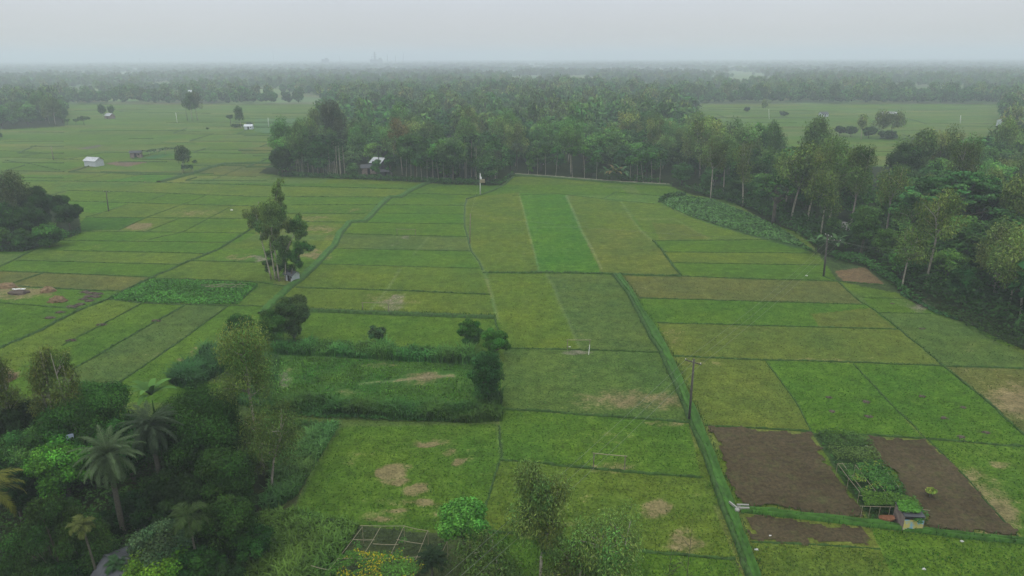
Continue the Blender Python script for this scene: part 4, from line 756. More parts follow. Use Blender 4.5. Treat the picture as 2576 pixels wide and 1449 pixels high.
foot('euc', 845, 400, 256, 62, 'tallest tree on the left side of the middle wood', leafsz=.6, group='trees of the middle wood', base=.2, dens=1.6, col=(.05, .072, .026))
foot('euc', 1012, 440, 298, 54, 'tall brownish-olive eucalyptus in the middle wood', leafsz=.55, group='trees of the middle wood', base=.3, dens=1.3, col=(.12, .115, .042))
foot('broad', 1045, 452, 330, 92, 'big light-topped tree at the front of the middle wood', leafsz=.5, col=(.045, .10, .024), group='trees of the middle wood', base=.3)
foot('broad', 1140, 460, 348, 84, 'second big light-topped tree at the front of the middle wood', leafsz=.5, col=(.045, .10, .024), group='trees of the middle wood', base=.3)
foot('broad', 948, 447, 392, 26, 'small tree in front of the pale-roofed house at the foot of the middle wood', leafsz=.4, col=(.036,.095,.02), base=.1)
foot('broad', 984, 447, 378, 34, 'tree right of the pale-roofed house at the foot of the middle wood', leafsz=.4, col=(.036,.095,.02), base=.1)
# bare saplings at the bottom
def sapling(u, v, h, label, seed):
    rng = np.random.default_rng(seed); p = at_top(u, v, h); mb = MB(); limb(mb, rng, (0, 0, 0), (.1, 0, h), .035, .008, 0, 8, 4)
    for q in range(9): z = h*rng.uniform(.25, .85); a = rng.uniform(0, 6.28); limb(mb, rng, (.05, 0, z), (math.cos(a)*.9, math.sin(a)*.9, z+rng.uniform(.5, 1.2)), .016, .005, -.1, 4, 4)
    tag(obj('bare_sapling', mb.me('bare_sapling', M['bark']), None, p), label, 'sapling')
sapling(1742, 1312, 7, 'tall bare twiggy sapling at the bottom edge', 1); sapling(1690, 1372, 5, 'shorter bare sapling left of the tall one', 2); sapling(1860, 1400, 4, 'bare sapling beside the raised track at the bottom edge', 3)
# ------------------------------------------------------------------ low growth
def pts_in(poly, n, rng, z=0.0):
    g = np.array([G(a, b, z)[:2] for a, b in poly]); lo = g.min(0); hi = g.max(0); out = []; tot = 0
    while tot < n:
        q = lo+(hi-lo)*rng.random((n*2, 2)); x, y = q[:, 0], q[:, 1]; ins = np.zeros(len(x), bool)
        for (x0, y0), (x1, y1) in zip(g, np.roll(g, -1, 0)):
            if y0 != y1: ins ^= ((y0 > y) != (y1 > y)) & (x < (x1-x0)*(y-y0)/(y1-y0)+x0)
        out.append(q[ins]); tot += ins.sum()
    return np.concatenate(out)[:n]
def area(poly, z=0.):
    g = np.array([G(a, b, z)[:2] for a, b in poly]); x, y = g[:, 0], g[:, 1]; return abs(np.dot(x, np.roll(y, -1))-np.dot(y, np.roll(x, -1)))/2
def blades(poly, name, label, dens, h, col, wd=.07, seed=1, lump=1.0):
    rng = np.random.default_rng(seed); n = int(area(poly)*dens); p = pts_in(poly, n, rng)
    if name == 'fallow_grass':
        uu, vv = projN(np.c_[p, np.zeros(n)]); w0 = GRID[3][np.clip(np.searchsorted(GRID[1], vv), 0, len(GRID[1])-1), np.clip(np.searchsorted(GRID[0], uu), 0, len(GRID[0])-1)]; p = p[w0[:, 0]*1.6+w0[:, 1]*1.6 < rng.uniform(.25, 1, n)]; n = len(p)
    hh = h*(1-lump*.6+lump*.9*wave(p[:, 0]+500, p[:, 1]+500, seed, 2.2)+lump*.35*wave(p[:, 0]+500, p[:, 1]+500, seed+1, .7))*rng.uniform(.55, 1.25, n)
    a = rng.uniform(0, 6.28, n); d = np.stack([np.cos(a), np.sin(a), np.zeros(n)], 1); s = np.stack([-d[:, 1], d[:, 0], d[:, 2]], 1)*wd*rng.uniform(.7, 1.4, (n, 1))
    b = np.c_[p, np.zeros(n)]; out = rng.uniform(.15, .75, n)*hh; m_ = b+d*(out*.35)[:, None]+np.c_[np.zeros((n, 2)), hh*.7]; t = b+d*out[:, None]*1.1+np.c_[np.zeros((n, 2)), hh*rng.uniform(.65, 1.0, n)]
    V = np.stack([b-s, b+s, m_+s, m_-s, t+s*.15, t-s*.15], 1).reshape(-1, 3); k = np.arange(n)[:, None]*6
    Q = np.concatenate([k+[0, 1, 2, 3], k+[3, 2, 4, 5]]); cb = .72+.65*wave(p[:, 0]+700, p[:, 1]+700, seed+3, 1.6); hs = wave(p[:, 0]+300, p[:, 1]+300, seed+5, 3)[:, None]
    c = np.array(col)*(cb*rng.uniform(.6, 1.45, n))[:, None]*(1+(hs-.5)*[.5, 0, -.2]); o = obj(name, mesh(name, V, Q, M['leaf'], np.concatenate([c, c]))); o['kind'] = 'stuff'; o['label'] = label; return o
def leafbed(poly, name, label, dens, h, leaf, col, seed=1, z0=.05, z=0., kind='stuff', parent=None, gap=0., alt=None, altf=0., loc=None):
    rng = np.random.default_rng(seed); n = int(area(poly, z)*dens); p = pts_in(poly, n, rng, z); w1 = wave(p[:, 0]+600, p[:, 1]+600, seed, 1.5); w2 = wave(p[:, 0]+600, p[:, 1]+600, seed+2, .55)
    keep = (w1*.6+w2*.4) > gap; p = p[keep]; w1 = w1[keep]; w2 = w2[keep]; n = len(p)
    zz = z+z0+h*(.25+.75*(.55*w1+.45*w2))*np.sqrt(rng.random(n)); P = np.c_[p, zz]; Nn = unit(rng.normal(0, .5, (n, 3))+[0, 0, 1]); T = unit(np.cross(Nn, rng.normal(0, 1, (n, 3)))); L = leaf*rng.uniform(.65, 1.4, n)
    c = np.array(col)*((.7+.6*wave(p[:, 0]+100, p[:, 1]+100, seed+4, 2.4))*rng.uniform(.65, 1.4, n))[:, None]
    if alt is not None:
        f = wave(p[:, 0]+900, p[:, 1]+900, seed+7, 1.3)*.8+rng.random(n)*.5; m = f > 1.3-altf; c[m] = np.array(alt)*rng.uniform(.6, 1.3, (m.sum(), 1))
    if loc is not None: P = P-np.array(loc)
    me = mesh(name, *leaves(P, T, Nn, L, L*.8, None)[:2], M['leaf'], c)
    o = obj(name, me, parent)
    if kind: o['kind'] = kind; o['label'] = label
    return o
REED = (.046, .112, .022)
blades([(690,1006),(900,1026),(1180,1034),(1262,1004),(1264,1060),(1180,1066),(900,1050),(690,1036)], 'tall_grass', 'tall reeds along the lower bank of the fallow plot', 110, 1.3, (.062,.140,.026), .045, 1, 1.25)
blades([(690,866),(830,872),(1000,884),(1190,894),(1198,918),(1000,909),(830,898),(690,892)], 'tall_grass', 'tall reeds along the upper bank of the fallow plot', 80, 1.4, (.055,.125,.024), .05, 2, 1.3)
leafbed([(690,860),(830,866),(1000,880),(1190,890),(1198,910),(1000,902),(830,892),(690,888)], 'hedge', 'leafy tangle mixed in the upper bank of the fallow plot', 60, 1.4, .2, (.036, .085, .018), 3, z0=.1, gap=.35)
leafbed([(640,1030),(900,1046),(1150,1056),(1150,1064),(900,1058),(640,1046)], 'creeper', 'creeping plants in front of the lower bank of the fallow plot', 60, .7, .24, (.045, .12, .024), 4)
blades([(852,1074),(835,1100),(800,1160),(745,1250),(660,1300),(700,1180),(770,1095)], 'tall_grass', 'blue-green tall grass beside the near middle field', 140, 1.3, (.060, .140, .034), .05, 5)
blades([(660,1300),(740,1292),(905,1322),(850,1420),(820,1500),(540,1500),(600,1370)], 'tall_grass', 'tall grass in the foreground left of the vine trellis', 110, .95, (.058, .125, .022), .05, 6)
blades([(575,866),(640,890),(480,985),(425,965)], 'tall_grass', 'reeds on the slanting bank behind the tall eucalyptus', 110, 2.0, (.036, .095, .026), .06, 7)
blades([(640,900),(700,900),(700,1040),(560,1010)], 'tall_grass', 'rough grass at the left end of the fallow plot', 60, .8, (.036, .085, .022), .05, 8)
blades([(690,1060),(850,1072),(790,1100),(700,1180),(620,1150)], 'tall_grass', 'rough grass between the reeds and the near left wood', 90, .8, (.040, .095, .020), .05, 18)
blades([(690,895),(1000,912),(1196,922),(1256,1000),(1180,1036),(900,1026),(690,1008)], 'fallow_grass', 'matted grass of the fallow plot', 26, .24, (.075, .175, .024), .05, 9, 1.3)
leafbed([(384,703),(520,708),(648,714),(600,766),(440,765),(360,762),(274,752)], 'crop_plants', 'broad-leaved bright green crop in the left fields', 22, .4, .36, (.085, .22, .030), 10)
leafbed([(1658,506),(1680,496),(1723,493),(1790,502),(1870,532),(1960,572),(2052,636),(2000,618),(1888,592),(1813,569),(1738,544),(1690,526)], 'water_plants', 'broad-leaved water plants filling the pond by the right wood', 9, .45, .5, (.055, .140, .036), 11)
leafbed([(1655,512),(1662,500),(1680,492),(1723,488),(1725,494),(1684,498),(1666,508)], 'pond_reeds', 'taller dark plants round the tip of the pond', 14, 1.4, .6, (.036, .095, .022), 12)
leafbed([(1500,452),(1600,460),(1690,468),(1760,492),(1870,522),(1960,566),(2060,630),(2070,618),(1960,548),(1860,500),(1740,478),(1600,452)], 'undergrowth', 'undergrowth between the pond and the right wood', 7, 3.0, .55, (.034, .085, .020), 13)
leafbed([(700,446),(1000,457),(1130,465),(1262,468),(1292,443),(1292,438),(1262,461),(1130,458),(1000,451),(700,440)], 'undergrowth', 'low green tangle along the foot of the middle wood', 9, 2.2, .5, (.038, .092, .020), 14)
leafbed([(1045,449),(1100,452),(1190,456),(1190,462),(1120,462),(1045,456)], 'undergrowth', 'bright creepers at the foot of the middle wood', 8, 1.5, .5, (.04, .105, .025), 25)
leafbed([(2080,640),(2160,648),(2240,690),(2290,745),(2330,770),(2290,758),(2232,712),(2170,668),(2100,660)], 'undergrowth', 'creepers on the bank between the verge and the right wood', 16, 2.0, .42, (.038, .098, .020), 15)
leafbed([(2330,762),(2440,800),(2576,850),(2640,890),(2640,905),(2500,862),(2414,812),(2330,778)], 'undergrowth', 'dark grass bank at the foot of the right wood', 14, 1.4, .36, (.028, .070, .015), 16)
leafbed([(2264,738),(2320,762),(2360,784),(2414,804),(2414,808),(2356,792),(2316,768),(2264,744)], 'creeper', 'pale squash plants along the field edge', 26, .5, .4, (.05, .13, .04), 17, alt=(.19, .24, .04), altf=.25)
leafbed([(-100,640),(60,634),(130,618),(205,588),(200,578),(120,604),(60,620),(-100,625)], 'undergrowth', 'low growth at the foot of the left grove', 8, 1.2, .45, (.03, .075, .022), 19)
leafbed([(2046,1088),(2110,1086),(2166,1096),(2200,1128),(2140,1135),(2078,1124)], 'garden_shrubs', 'dark leafy garden shrubs at the top of the vegetable strip', 110, 1.0, .16, (.050, .105, .024), 20, gap=.25)
leafbed([(2080,1126),(2140,1136),(2198,1130),(2215,1160),(2170,1172),(2105,1160)], 'garden_shrubs', 'brownish garden shrubs in the vegetable strip', 110, .9, .16, (.070, .120, .030), 21, gap=.25)
leafbed([(2042,1090),(2076,1124),(2110,1190),(2190,1306),(2220,1318),(2150,1230),(2110,1170)], 'creeper', 'low weeds down the left side of the vegetable strip', 50, .4, .22, (.036, .095, .020), 22)
leafbed([(2170,1172),(2222,1170),(2300,1262),(2336,1306),(2310,1330),(2250,1300),(2200,1230)], 'garden_shrubs', 'darker shrubs along the right side of the vine trellis', 80, 1.0, .17, (.040, .100, .022), 23, gap=.3)
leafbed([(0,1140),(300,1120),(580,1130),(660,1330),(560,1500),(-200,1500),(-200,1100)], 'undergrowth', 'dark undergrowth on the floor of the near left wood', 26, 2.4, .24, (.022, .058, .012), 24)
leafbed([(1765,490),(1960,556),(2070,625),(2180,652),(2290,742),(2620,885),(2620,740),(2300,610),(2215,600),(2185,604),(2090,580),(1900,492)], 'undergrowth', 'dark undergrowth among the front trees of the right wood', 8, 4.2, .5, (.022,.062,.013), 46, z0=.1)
# tufts on the bunds near the camera
rngt = np.random.default_rng(60); tv = []
for pts, wd, ht in BUNDS+[([(a[0]-2, a[1]+1) for a in TL], .8, .4), ([(a[0]+1, a[1]) for a in TR], .7, .35), (CL, .9, .4), (CR, .9, .4), ([(781,782),(944,788),(1144,795.5),(1244,798)], 1.2, .5)]:
    P = resample([G(a, b)[:2] for a, b in pts], .09 if ht < .45 or wd < 1 else .03)
    P = P[(P[:, 1] < 190)]
    if not len(P): continue
    n = len(P); b = np.c_[P+rngt.normal(0, wd*.3, (n, 2)), np.full(n, ht*.4)]; tv.append((b, ht*rngt.uniform(.2, .95, n)))
b = np.concatenate([t[0] for t in tv]); hh = np.concatenate([t[1] for t in tv]); n = len(b); a = rngt.uniform(0, 6.28, n); d = np.stack([np.cos(a), np.sin(a), 0*a], 1); s = np.stack([-d[:, 1], d[:, 0], 0*a], 1)*.045
t_ = b+d*(hh*.5)[:, None]+np.c_[np.zeros((n, 2)), hh]; V = np.stack([b-s, b+s, t_+s*.4, t_-s*.4], 1).reshape(-1, 3)
o = obj('bund_grass', mesh('bund_grass', V, np.arange(n*4).reshape(-1, 4), M['leaf'], np.array((.026, .072, .014))*rngt.uniform(.5, 1.7, (n, 1)))); o['kind'] = 'stuff'; o['label'] = 'grass tufts on the little banks between plots'
ridge([(781,783),(944,789),(1144,796.5),(1244,799)], 1.1, .5)
# ------------------------------------------------------------------ poles and wires
def cyl_between(mb, a, b, r, k=6): mb.tube([a, b], [r, r], k)
def pole(u, v, ut, vt, label, r=.11, mat='wood', arms=(), box=False, name='utility_pole'):
    p = G(u, v); h = Hat(p, ut, vt); d = ray(ut, vt); t = p[1]/d[1]; top = np.array([d[0]*t-p[0], 0, h]); th = thing(name, label, 'pole', p)
    m = MB(); m.tube([[0, 0, -.2], top*.5, top], [r*1.15, r, r*.8], 6); obj('post', m.me('post', M[mat]), th)
    for (ua, va, ub, vb, z) in arms:
        A = G(ua, va, z)-p; B = G(ub, vb, z)-p; m = MB(); m.box((A+B)/2, (np.linalg.norm(B-A), .1, .1), math.atan2(B[1]-A[1], B[0]-A[0])); ar = obj('crossarm', m.me('crossarm', M['wood'], True), th)
        for f in (.04, .5, .96):
            m = MB(); q = A+(B-A)*f; m.tube([q+[0, 0, .04], q+[0, 0, .16], q+[0, 0, .2]], [.04, .055, .02], 6); obj('insulator', m.me('insulator', M['white']), ar)
    if box:
        m = MB(); m.box((.75, -.1, h-2.3), (1.5, .5, 1.0)); m.box((.75, -.1, h-2.85), (1.7, .12, .12)); obj('board', m.me('board', M['bamboo'], True), th); m = MB(); m.box((.3, -.2, h-1.4), (.5, .5, .7)); obj('transformer', m.me('transformer', M['white'], True), th)
    return p, top
pA, tA = pole(1733, 1062, 1746, 903, 'grey power pole with one crossarm standing on the raised track', .13, arms=[(1723, 905, 1764, 917, 7.4)])
hB = Hat(G(2072, 695), 2082, 590)
pB, tB = pole(2072, 695, 2082, 590, 'dark power pole with two crossarms at the corner of the right wood', .17, arms=[(2082, 603.5, 2115, 606, hB-1.2), (2076, 590, 2092, 596, hB-.1)])
pC, tC = pole(1208, 490, 1208, 436, 'pale concrete pole with a board and small transformer at the middle wood', .16, 'white', box=True)
pD, tD = pole(1182, 612, 1183, 538, 'thin brown pole standing in the middle fields', .10, 'rust')
pE, tE = pole(273, 531, 267, 481, 'dark pole with a short arm in the left fields', .13, arms=[(260, 482, 275, 483, Hat(G(273, 531), 267, 483))])
pole(135, 402, 128, 368, 'brown leaning pole in the far left fields', .15, 'rust'); pole(446, 310, 442, 283, 'pale pole far out left of the two tall eucalyptus', .16, 'white', arms=[(437, 284, 447, 284, Hat(G(446, 310), 442, 284))]); pole(472, 303, 467, 276, 'dark leaning pole right beside the two tall far eucalyptus', .18)
pole(676, 320, 674, 296, 'white pole at the right end of the far left fields', .16, 'white'); pole(653, 560, 650, 508, 'red-brown pole behind the leaning eucalyptus of the hut cluster', .11, 'rust')
pole(2416, 310, 2417, 290, 'white pole in front of the far right trees', .2, 'white'); pole(1937-2, 300, 1934, 275, 'thin pale pole at the far right field edge', .14, 'white')
def wire(a, b, sag, label, r=.011):
    t = np.linspace(0, 1, 25)[:, None]; P = np.array(a)*(1-t)+np.array(b)*t; P[:, 2] -= 4*sag*(t*(1-t))[:, 0]; m = MB(); m.tube(P, r, 4); tag(obj('power_line', m.me('power_line', M['wire'])), label, 'wire', 'power lines')
arm = [G(1724, 905, 7.55), G(1744, 911, 7.55), G(1763, 917, 7.55)]; arb = [G(2084, 603, hB-1.1), G(2098, 604, hB-1.1), G(2113, 605, hB-1.1)]
for i, (u, v) in enumerate(((1060, 1501), (1105, 1496), (1150, 1491))): wire(arm[i], G(u, v, 7.3), .35, 'power line from the pole on the track down to the bottom edge, '+('left', 'middle', 'right')[i]+' of three')
for i in range(3): wire(arm[i], arb[i], .9, ('left', 'middle', 'right')[i]+' of three power lines between the pole on the track and the double-armed pole')
wire(arb[0], pD+tD, 1.2, 'power line crossing the middle fields from the double-armed pole', .009); wire(pD+tD, pC+tC, .8, 'power line from the thin brown pole to the pale pole', .009)
for i, (u, v) in enumerate(((2300, 628), (2305, 640))): wire(arb[1+i], G(u, v, 8.5), .5, ('upper', 'lower')[i]+' power line from the double-armed pole into the right wood', .011)
# ------------------------------------------------------------------ goals
def goal(ul, vl, ur, vr, tl, tr, label, brace=False):
    A = G(ul, vl); B = G(ur, vr); th = thing('bamboo_goal', label, 'goal', A, 0, 'bamboo goals'); hA = Hat(A, *tl); hB_ = Hat(B, *tr); B = B-A
    for q, h in ((A*0, hA), (B, hB_)):
        m = MB(); m.tube([q+[0, 0, -.1], q+[0, 0, h]], .05, 5); obj('post', m.me('post', M['rust']), th)
    m = MB(); d = B/np.linalg.norm(B); m.tube([[0, 0, hA]-d*.15, B*.5+[0, 0, (hA+hB_)/2-.03], B+[0, 0, hB_]+d*.2], .045, 5); obj('crossbar', m.me('crossbar', M['bamboo']), th)
    if brace: m = MB(); m.tube([B+[0, 0, .9], B+[-.3, -1.6, 0]], .035, 5); obj('brace', m.me('brace', M['white']), th)
goal(1427, 880, 1483, 881, (1426, 855), (1484, 855), 'bamboo goal on the bund above the grey bare patch', True)
goal(1493, 1174, 1571, 1184, (1494, 1140), (1572, 1147), 'nearest bamboo goal, with the longest pale crossbar')
goal(913, 785, 978, 790, (912, 761), (979, 762), 'bamboo goal behind the thick grassy bank')
goal(999, 592, 1045, 593, (998, 576), (1046, 577), 'farthest bamboo goal, in the middle fields')
# ------------------------------------------------------------------ huts and houses
def hut(u, v, w_, d_, hw, hr, rz, label, name='hut', wall='tin', roof='tin', over=.35, door=True, p=None, group=None):
    p = G(u, v) if p is None else p; OCC.append((p[0], p[1], max(w_, d_)*.7)); th = thing(name, label, 'hut' if name == 'hut' else 'house', p, rz, group)
    m = MB(); x, y = w_/2, d_/2; V = [(-x, -y, 0), (x, -y, 0), (x, y, 0), (-x, y, 0), (-x, -y, hw), (x, -y, hw), (x, y, hw), (-x, y, hw), (-x, 0, hr-.06), (x, 0, hr-.06)]
    m.add(V, [[0, 1, 5, 4], [2, 3, 7, 6], [1, 2, 6, 5], [3, 0, 4, 7], [4, 5, 5, 8], [6, 7, 8, 9]][:4]); m.add([V[4], V[8], V[7], ((V[4][0]), 0, hw)], [[0, 3, 2, 1]]); m.add([V[5], V[9], V[6], ((V[5][0]), 0, hw)], [[0, 1, 2, 3]])
    obj('wall', m.me('wall', M[wall], True), th); m = MB()
    for s in (-1, 1):   # corrugated slopes
        n = max(8, int(w_/.12)); xs = np.linspace(-x-over, x+over, n); zz = .022*(np.arange(n) % 2)
        sl_ = (hr-hw)/y; e_ = np.c_[xs, np.full(n, s*(y+over)), hr-sl_*(y+over)+zz]; r_ = np.c_[xs, np.full(n, s*.001), hr+zz]; V = np.stack([e_, r_], 1).reshape(-1, 3); m.add(V, [[2*k, 2*k+2, 2*k+3, 2*k+1] for k in range(n-1)])
    ro = obj('roof', m.me('roof', M[roof], True), th); m = MB(); m.box((0, 0, hr+.03), (w_+2*over, .22, .05)); obj('ridge_cap', m.me('ridge_cap', M[roof], True), ro)
    if door: m = MB(); m.box((0, -y-.02, hw*.42), (min(.9, w_*.3), .04, hw*.84)); obj('door', m.me('door', M['dark'], True), th); m = MB(); m.box((x*.6, -y-.02, hw*.6), (min(.6, w_*.18), .04, hw*.3)); obj('window', m.me('window', M['dark'], True), th)
    return th
hut(238, 417, 6.0, 3.8, 2.3, 3.4, R(-20), 'grey hut with a white tin roof alone in the left fields', roof='paleroof', door=False); foot('bush', 252, 416, 404, 10, 'bush against the right wall of the white-roofed near hut', leafsz=.4, col='dark')
hut(344, 396, 4.2, 3.2, 2.3, 2.9, R(15), 'small dark hut at the end of the long vine trellis', wall='rust', roof='tingrey'); hut(627, 325, 4.5, 3.5, 2.0, 2.9, R(5), 'far grey hut beside the slim tree')
hut(277, 298, 5.5, 4, 2.2, 3.6, R(-25), 'far hut with a bright white roof between two trees', roof='paleroof', wall='rust'); hut(2071, 293, 5, 4, 2.0, 3.2, R(10), 'tiny grey hut in the far right field', roof='tingrey')
hut(736, 704, 2.0, 1.8, 1.4, 1.8, R(-28), 'small tin hut under the eucalyptus clump beside the winding track', roof='tingrey', wall='tin')
G_ = 'houses among the trees'
hut(928, 436, 5, 4, 2.4, 3.3, R(12), 'grey farmhouse with an open dark front at the foot of the middle wood', 'house', 'rust', 'tingrey', group=G_); hut(956, 427, 5, 5, 3.0, 4.6, R(-30), 'house with a pale shining roof in a gap of the middle wood', 'house', 'tingrey', 'paleroof', group=G_)
hut(972, 440, 4, 2.5, 1.5, 2.0, R(4), 'low shed with pale sheet walls beside the open-fronted farmhouse', 'house', 'tingrey', 'tingrey', group=G_); hut(1690, 268, 10, 8, 6.5, 8.6, R(0), 'flat white building above the trees at the back of the middle wood', 'house', 'tin', 'paleroof', group=G_)
for i, (u, v, l) in enumerate(((2224, 300, 'left of two white-roofed houses behind the far right clump'), (2240, 301, 'right of two white-roofed houses behind the far right clump'))): hut(u, v, 7, 5, 3, 5, R(20), l, 'house', 'tin', 'paleroof', group=G_)
hut(2530, 318, 9, 6, 3.4, 6.4, R(25), 'house with a pale steep roof at the right end of the far right field', 'house', 'tin', 'tin', group=G_); hut(801, 326, 4, 3.5, 1.5, 3.8, R(40), 'small white tent-like shelter at the left tip of the middle wood', 'hut', 'white', 'white', door=False)
hut(2560, 720, 8, 5, 3, 4.4, R(30), 'grey house half hidden behind the large eucalyptus', 'house', 'rust', 'tingrey', group=G_); hut(455, 250, 26, 12, 6, 9, 0, 'long pale-roofed building in the far left trees', 'house', 'tin', 'tin', group=G_)
pr = (G(258, 1397, 3.3)+G(345, 1410, 3.3))/2; dd = G(345, 1410, 3.3)-G(258, 1397, 3.3); an = math.atan2(dd[1], dd[0]); pr = pr+np.array([dd[1], -dd[0], 0])/np.linalg.norm(dd)*0+np.array([dd[0], dd[1], 0])*.25; pr[2] = 0
hut(0, 0, 3.8, 4.4, 2.4, 3.3, an, 'house with a weathered grey tin roof at the bottom left', 'house', 'rust', 'tingrey', p=pr, over=.3, group=G_)
m = MB(); q = G(176, 1103, 5); m.box((0, 0, 0), (.7, .05, .9), .4); tag(obj('hanging_cloth', m.me('hanging_cloth', M['cloth'], True), None, q), 'pale blue cloth among the dark trees left of the date palm', 'cloth')
# tin shed under the vines
sp = G(2282, 1321); leafbed([(2256,1262),(2300,1262),(2318,1285),(2312,1292),(2262,1287)], 'vines_on_roof', 'vines spilling over the roof of the small tin shed', 380, .25, .17, (.085,.21,.03), 91, z=1.72, z0=-.02); th = thing('tin_shed', 'small shed with a ribbed blue-yellow tin wall under the vines', 'shed', sp, R(-4))
def stripes():
    m, t, o = newmat('painted_tin'); g = N(t, 'ShaderNodeTexCoord'); s_ = N(t, 'ShaderNodeSeparateXYZ'); t.links.new(g.outputs['Object'], s_.inputs[0]); n1 = noise(t, g.outputs['Object'], 1.6, 3)
    c = mixc(t, mapr(t, n1, .42, .56, 0, 1), (.18, .38, .52), (.50, .44, .14)); w_ = math_(t, 'SINE', math_(t, 'MULTIPLY', s_.outputs[2], 62)); v = N(t, 'ShaderNodeVectorMath', operation='SCALE'); t.links.new(c, v.inputs[0]); t.links.new(mapr(t, w_, -1, 1, .75, 1.15), v.inputs['Scale'])
    b = N(t, 'ShaderNodeBsdfPrincipled'); b.inputs['Roughness'].default_value = .6; t.links.new(v.outputs[0], b.inputs['Base Color']); t.links.new(b.outputs[0], o.inputs[0]); return m
M['ptin'] = stripes(); n = 26; zs = np.linspace(0, 1.22, n); V = np.concatenate([np.c_[np.full(n, sx_), .02*(np.arange(n) % 2)-.9, zs] for sx_ in (-.83, .83)]); me = mesh('front_wall', V, [[k, n+k, n+k+1, k+1] for k in range(n-1)], M['ptin']); obj('front_wall', me, th)
m = MB(); m.box((-.86, 0, .75), (.05, 1.8, 1.5)); m.box((.86, 0, .75), (.05, 1.8, 1.5)); m.box((0, .9, .75), (1.7, .05, 1.5)); obj('side_wall', m.me('side_wall', M['rust'], True), th); m = MB(); m.box((0, .05, 1.6), (1.8, 1.9, .05), 0, R(3)); obj('roof', m.me('roof', M['tingrey'], True), th); m = MB(); m.box((0, -.84, 1.38), (1.64, .04, .3)); obj('opening', m.me('opening', M['dark'], True), th)
bp_ = G(2230, 1314); nn = 14; ang = np.linspace(0, math.pi, nn); V = []
for k, x_ in enumerate(np.linspace(-.72, .72, 9)):
    s_ = math.sqrt(max(.04, 1-(x_/.8)**2)); V += [(x_, -math.cos(a_)*.36*s_, .52-math.sin(a_)*.46*s_+.12*abs(x_)) for a_ in ang]
m = MB(); m.add(V, [[i*nn+j, i*nn+j+1, (i+1)*nn+j+1, (i+1)*nn+j] for i in range(8) for j in range(nn-1)]); tag(obj('trough', m.me('trough', M['terracotta']), None, bp_), 'red-brown trough standing left of the tin shed', 'trough')
# ------------------------------------------------------------------ trellises
def trellis(label, z, posts, rails, vine, loc, r=.022, **kw):
    o = G(*loc); th = thing('vine_trellis', label, 'trellis', o)
    for (u, v) in posts: q = G(u, v, z)-o; m = MB(); m.tube([[q[0], q[1], -.05], [q[0], q[1], z]], r*1.1, 5); obj('post', m.me('post', M['bamboo']), th)
    for (a, b_) in rails: m = MB(); A = G(*a, z+.03)-o; B = G(*b_, z+.03)-o; m.tube([A, (A+B)/2-[0, 0, .04], B], r, 5); obj('rail', m.me('rail', M['bamboo']), th)
    for i, (poly, dens, col, gap, alt, af, hh, lf) in enumerate(vine): leafbed(poly, 'vines', '', dens, hh, lf, col, 70+i, z0=-.1, z=z, kind=None, parent=th, gap=gap, alt=alt, altf=af, loc=o)
YE = (.34, .30, .018)
trellis('bamboo frame with green and yellow vines at the bottom edge', 1.8, [(911,1325),(1016,1325),(1076,1336),(1125,1362),(849,1407),(829,1433),(986,1387),(1041,1420)],
 [((906,1322),(1020,1323)),((1014,1323),(1080,1336)),((912,1325),(826,1436)),((957,1326),(912,1400)),((1015,1326),(984,1392)),((1076,1335),(1038,1425)),((1126,1360),(1108,1398)),((888,1357),(942,1358)),((998,1357),(1068,1369)),((938,1368),(1002,1370)),((849,1405),(1090,1400)),((782,1423),(829,1434))],
 [([(850,1400),(900,1378),(960,1395),(1040,1402),(1100,1398),(1050,1440),(1010,1500),(800,1500),(822,1436)], 150, (.075,.18,.026), .30, YE, .38, .35, .15), ([(885,1360),(915,1362),(930,1400),(860,1405)], 110, (.05,.14,.026), .35, YE, .3, .25, .14), ([(1010,1352),(1026,1350),(1010,1400),(985,1402)], 110, (.055,.15,.026), .3, YE, .5, .25, .14), ([(1105,1365),(1118,1366),(1100,1402),(1085,1402)], 90, (.05,.13,.03), .3, YE, .1, .25, .14), ([(915,1385),(1000,1384),(1090,1400),(860,1406)], 60, (.05,.14,.026), .5, YE, .5, .25, .14)], (960, 1440))
leafbed([(905,1330),(1020,1330),(1120,1362),(1140,1420),(1090,1500),(780,1500)], 'undergrowth', 'sparse dark weeds under the bottom vine trellis', 26, .3, .16, (.04,.06,.026), 44)
trellis('long bamboo trellis with climbing beans in the vegetable strip', 1.35, [(2107,1167),(2135,1202),(2162,1237),(2152,1170),(2202,1234),(2170,1274),(2190,1274),(2215,1274),(2240,1274),(2268,1274),(2310,1290),(2234,1247)],
 [((2107,1166),(2163,1238)),((2118,1164),(2176,1240)),((2152,1169),(2203,1236)),((2192,1186),(2235,1248)),((2222,1172),(2262,1226)),((2107,1166),(2140,1166)),((2164,1273),(2272,1275)),((2160,1246),(2180,1246)),((2262,1273),(2340,1284)),((2134,1196),(2150,1196))],
 [([(2112,1168),(2150,1166),(2200,1230),(2165,1236)], 130, (.075,.16,.03), .36, (.18,.22,.035), .35, .4, .15), ([(2152,1166),(2215,1160),(2262,1226),(2230,1246),(2200,1228)], 140, (.062,.15,.028), .30, (.19,.22,.035), .3, .45, .15), ([(2165,1236),(2240,1238),(2300,1255),(2318,1272),(2316,1292),(2270,1282),(2240,1270),(2176,1272)], 190, (.085,.21,.03), .15, None, 0, .35, .15), ([(2286,1276),(2318,1276),(2330,1300),(2318,1318),(2300,1310)], 150, (.045,.12,.026), .2, None, 0, .3, .16)], (2200, 1270))
leafbed([(2112,1180),(2215,1180),(2290,1260),(2330,1320),(2300,1336),(2240,1300),(2180,1290)], 'undergrowth', 'dark plants under the long bean trellis', 55, .8, .2, (.03,.07,.02), 45)
